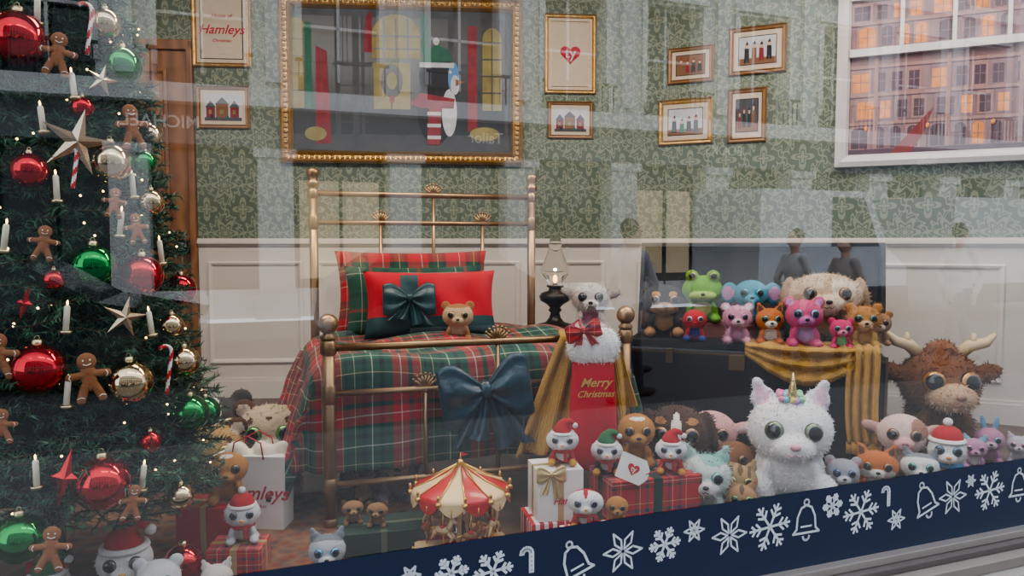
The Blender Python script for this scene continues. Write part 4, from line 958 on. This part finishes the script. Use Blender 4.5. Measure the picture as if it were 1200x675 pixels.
seq=[(-1.1,'F',.1,.055),(-.95,'B',.1,.05),(-.75,'f',.1,.05),(-.6,'F',.1,.055),(-.44,'B',.10,.045),(-.31,'f',.13,.03),(-.191,'F',.12,.05),(-.065,'F',.105,.06),(.045,'C',.125,.045),(.20,'B',.09,.07),(.363,'f',.10,.068),(.514,'F',.10,.056),(.624,'f',.13,.038),(.762,'f',.095,.068),(.926,'F',.10,.082),(1.08,'B',.10,.075),(1.195,'F',.14,.042),(1.326,'F',.10,.08),(1.445,'C',.145,.042),(1.495,'f',.05,.04),(1.639,'B',.10,.075),(1.778,'f',.10,.07),(1.87,'f',.15,.025),(1.975,'F',.10,.078),(2.137,'B',.10,.07),(2.3,'F',.1,.07),(2.46,'C',.1,.045),(2.6,'f',.1,.06),(2.8,'B',.1,.06),(3.0,'F',.1,.07)]
for (s_,k,z,r) in seq:
    z-=.006
    if k=='F': flake(s_,z,r)
    elif k=='f': flower(s_,z,r)
    elif k=='B': bell(s_,z,r,tilt=.35 if s_ in(.20,1.639,-.44,2.8) else 0)
    else: cane(s_,z,r)
mb.build('window_vinyl_strip',[NAVY,VW],MW)
FRM=mat('window_frame_metal',(.36,.32,.29),.35,.5,var=.08); STN=mat('limestone',(.24,.22,.20),.8,bump=.2,bscale=30)
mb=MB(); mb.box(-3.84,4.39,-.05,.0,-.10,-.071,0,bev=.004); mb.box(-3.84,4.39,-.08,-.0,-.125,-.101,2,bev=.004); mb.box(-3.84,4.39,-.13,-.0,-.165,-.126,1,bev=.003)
mb.build('trim_3',[FRM,mat('frame_taupe',(.22,.19,.17),.4),mat('frame_dark_grey',(.10,.085,.08),.4)],MW)  # middle frame step is a darker grey than its neighbours
mb=MB(); mb.box(-6,6,-.18,.1,-.5,-.166,0,bev=.01); mb.build('wall_street_plinth',[STN],MW)

# ------------------------------------------------------------------ street reflected by the glass
ASPH=mat('asphalt',(.055,.055,.06),.8,bump=.1,bscale=50); PAV=mat('paving',(.13,.128,.125),.8)
mb=MB(); mb.box(-40,60,-13.5,-.181,-.56,-.5,1); mb.box(-40,60,-10.6,-4.2,-.505,-.4985,0); mb.build('street_ground',[ASPH,PAV],MW)
ST=mat('portland_stone',(.52,.51,.49),.85,var=.12,vscale=1); DKG=mat('dark_pane',(.02,.025,.03),.1); SHP=mat('shop_interior_glow',(.5,.4,.25),.6,emis=.8); SIG=mat('sign_cream',(.7,.68,.6),.6); IRON=mat('iron_rail',(.02,.02,.02),.5)
mb=MB(); Y0=-14
mb.box(-14,42,Y0-1,Y0-.6,-.5,14,1)
for i in range(20):
    x=-10.7+2.7*i
    mb.box(x-.35,x+.35,Y0-.6,Y0,-.5,3.0,0,bev=.02); mb.box(x-.45,x+.45,Y0-.6,Y0+.06,-.5,0,0); mb.box(x-.42,x+.42,Y0-.6,Y0+.07,2.8,3.0,0)
    mb.box(x-.5,x+.5,Y0-.6,Y0,3.9,13,0); mb.box(x-.16,x+.16,Y0,Y0+.14,4.3,9.0,0)
    for k,(za,zb) in enumerate(((4.5,6.9),(8,10),(11,12.6))):
        xa,xb=x+.5,x+2.2
        mb.box(xa,xb,Y0-.6,Y0-.05,zb,zb+1.15 if k<2 else 13,0); mb.box(xa-.1,xb+.1,Y0-.1,Y0+.12,zb+.05,zb+.2,0); mb.box(xa,xb,Y0-.45,Y0-.4,za+1.1,za+1.16,0); mb.box((xa+xb)/2-.03,(xa+xb)/2+.03,Y0-.45,Y0-.4,za,zb,0)
        mb.box(xa-.08,xa+.06,Y0-.1,Y0+.08,za,zb,0); mb.box(xb-.06,xb+.08,Y0-.1,Y0+.08,za,zb,0)
    for j in range(13): mb.box(x+.45+.145*j,x+.48+.145*j,Y0+.3,Y0+.33,4.1,4.75,2)
    mb.box(x+.4,x+2.3,Y0+.29,Y0+.35,4.72,4.78,2)
    if i%3==1: mb.box(x+.5,x+2.2,Y0-.58,Y0-.5,.3,2.4,3)
    mb.box(x+.35,x+2.35,Y0-.4,Y0-.3,-.5,.1,0); mb.box(x+1.32,x+1.38,Y0-.4,Y0-.3,0,3,2)
mb.box(-14,42,Y0-.6,Y0+.1,3.0,3.75,4); mb.box(-14,42,Y0-.6,Y0+.45,3.75,4.1,0); mb.box(-14,42,Y0-.6,Y0+.2,7.6,7.85,0); mb.box(-14,42,Y0-.6,Y0+.4,13,13.5,0)
for x,t in ((-2.0,'MICHAEL'),(4.6,'Tailor'),(11,'BOOKS'),(18,'Shoes')): mb.text(t,.34,5,T(x,Y0+.12,3.4,90,0,180))
mb.build('street_facade',[ST,DKG,IRON,SHP,mat('fascia_grey',(.12,.125,.13),.6),SIG],MW)
def vehicle(name,x,yy,L,Wd,Hh,col,van):
    mb=MB(); z0=-.5
    if van: body=[(-L/2,.35),(L/2,.35),(L/2,1.1),(L/2-.5,1.45),(L/2-1.0,Hh),(-L/2+.05,Hh)]
    else: body=[(-L/2,.3),(L/2,.3),(L/2,.75),(L/2-1.0,.95),(L/2-1.8,Hh),(-L/2+.9,Hh),(-L/2+.1,.95)]
    mb.extr([(p[0],p[1]+z0) for p in body],Wd/2,-Wd/2,0,inset=.03)
    for sg in (1,-1):
        yy2=sg*(Wd/2+.01)
        if van: mb.poly([(L/2-1.9,1.5+z0),(L/2-.75,1.5+z0),(L/2-1.15,Hh-.15+z0),(L/2-1.9,Hh-.15+z0)],yy2,1); mb.rect(-L/2,L/2,.35+z0,.75+z0,yy2,1)
        else: mb.poly([(-L/2+.6,.95+z0),(L/2-1.2,.95+z0),(L/2-1.9,Hh-.1+z0),(-L/2+1.0,Hh-.1+z0)],yy2,1)
        for xx in (-L/2+.85,L/2-.9):
            mb.lathe([(.001,0),(.2,0),(.33,.02),(.34,.2),(.001,.2)],20,2,T(xx,yy2,z0+.34,90 if sg<0 else -90,0,0)@T(0,0,-.15))
    mb.build(name,[mat(name+'_paint',col,.25,.1,coat=.5),DKG,mat('tyre',(.03,.03,.03),.8)],MW@T(x,yy,0))
vehicle('delivery_van',9.6,-9.6,3.6,1.9,2.55,(.50,.50,.51),True)
vehicle('delivery_van',14.5,-9.6,4.2,2.0,2.5,(.45,.45,.46),True)
vehicle('parked_car',-3.2,-7.5,4.3,1.75,1.45,(.02,.025,.03),False)
vehicle('parked_car',2.6,-9.5,4.3,1.75,1.45,(.03,.03,.035),False)
def person(name,x,yy,yaw,coat,trs,h=1.72,step=.28):
    s=h/1.75; P=[]
    def limb(pts,rs,c,n=7):
        for i in range(len(pts)-1):
            a=Vector(pts[i]);b=Vector(pts[i+1])
            for k in range(n):
                t=k/(n-1); p=a.lerp(b,t); r=rs[i]*(1-t)+rs[i+1]*t; P.append((tuple(p),(r,r,r),(0,0,0),c,1))
    skin=2
    P.append(((0,-.01,1.63),(.075,.095,.115),(0,0,0),skin,1)); P.append(((0,-.1,1.62),(.015,.025,.025),(0,0,0),skin,1)); P.append(((0,.025,1.67),(.085,.095,.105),(0,0,0),3,1))
    limb([(0,.0,1.42),(0,-.005,1.55)],[.06,.052],skin,4)
    P.append(((0,0,1.27),(.19,.115,.2),(0,0,0),0,1)); P.append(((0,0,1.08),(.155,.11,.18),(0,0,0),0,1)); P.append(((0,0,.92),(.18,.125,.17),(0,0,0),0,1))
    for sx,sg in ((-1,1),(1,-1)):
        limb([(sx*.19,0,1.40),(sx*.24,sg*.10,1.14),(sx*.23,sg*.02,.92)],[.06,.048,.038],0); P.append(((sx*.225,sg*-.01,.85),(.022,.045,.07),(0,0,0),skin,1))
        for f in range(4): limb([(sx*.225,sg*-.01-.03+.02*f,.80),(sx*.22,sg*-.02-.035+.02*f,.75)],[.011,.009],skin,3)
        limb([(sx*.225,sg*-.01-.045,.86),(sx*.215,sg*-.03-.06,.81)],[.012,.01],skin,3)
        limb([(sx*.09,0,.92),(sx*.10,-sg*step*.55,.50),(sx*.10,-sg*step+.05,.09)],[.095,.065,.045],1); P.append(((sx*.10,-sg*step-.02,.05),(.045,.13,.05),(0,0,0),3,1))
    mb=MB(); add_blob(mb,P,.014,2)
    for sx in (-1,1): mb.ell((sx*.03,-.098,1.645),.010,3,sub=1)
    mb.tube([(-.02,-.1,1.575),(.02,-.1,1.575)],.005,5,4)
    mb.build(name,[mat('coat_%d'%int(x*10),coat,.8),mat('trousers_dark',trs,.8),mat('skin_tone',(.5,.3,.22),.6),mat('hair_dark',(.03,.02,.015),.7),mat('lips',(.35,.12,.1),.6)],MW@T(x,yy,-.5,0,0,yaw,s),uv=False)
person('pedestrian',8.0,-4.9,95,(.50,.50,.50),(.02,.03,.05),1.8,.34); person('pedestrian',6.2,-5.0,-80,(.35,.30,.27),(.02,.02,.025),1.66,.2); person('pedestrian',5.7,-5.3,-80,(.5,.48,.45),(.02,.02,.025),1.72,.2)
person('pedestrian',2.9,-4.4,85,(.35,.34,.35),(.02,.02,.03),1.78,.24); person('pedestrian',3.6,-5.6,85,(.42,.38,.34),(.02,.02,.03),1.7,.24)

# ------------------------------------------------------------------ light
W=bpy.data.worlds.new('World'); scene.world=W; W.use_nodes=True
bg=W.node_tree.nodes['Background']; bg.inputs[0].default_value=(.80,.88,1.0,1); bg.inputs[1].default_value=2.5
def area(name,loc,rot,size,power,col,sy=None):
    l=bpy.data.lights.new(name,'AREA'); l.energy=power; l.color=col; l.size=size
    if sy: l.shape='RECTANGLE'; l.size_y=sy
    o=bpy.data.objects.new(name,l); COL.objects.link(o); o.location=loc; o.rotation_euler=[rad(a) for a in rot]
area('ceiling_light',(-.9,2.9,2.93),(18,0,15),1.6,37,(1,.89,.77),.5)
area('ceiling_light',(1.1,3.3,2.93),(18,0,15),1.6,37,(1,.89,.78),.5)
area('ceiling_light',(-2.0,2.7,2.93),(18,0,15),1.0,18,(1,.89,.77),.4)
area('ceiling_light',(2.4,3.6,2.93),(10,0,15),.8,14,(1,.89,.78),.4)
lp=bpy.data.lights.new('oil_lamp_glow','POINT'); lp.energy=.5; lp.color=(1,.6,.3); lp.shadow_soft_size=.006; o=bpy.data.objects.new('oil_lamp_glow',lp); COL.objects.link(o); o.location=(.25,4.28,.90)

# ------------------------------------------------------------------ camera
cd=bpy.data.cameras.new('camera'); cd.sensor_width=36; cd.lens=26.0; cd.clip_start=.05; cd.clip_end=200
cam=bpy.data.objects.new('camera',cd); COL.objects.link(cam); cam.location=(0,0,1.05); cam.rotation_euler=(rad(90-3.43),0,0); scene.camera=cam
scene.view_settings.view_transform='AgX'
try: scene.view_settings.look='AgX - Medium High Contrast'
except Exception as e: print(e)
scene.view_settings.exposure=0.25
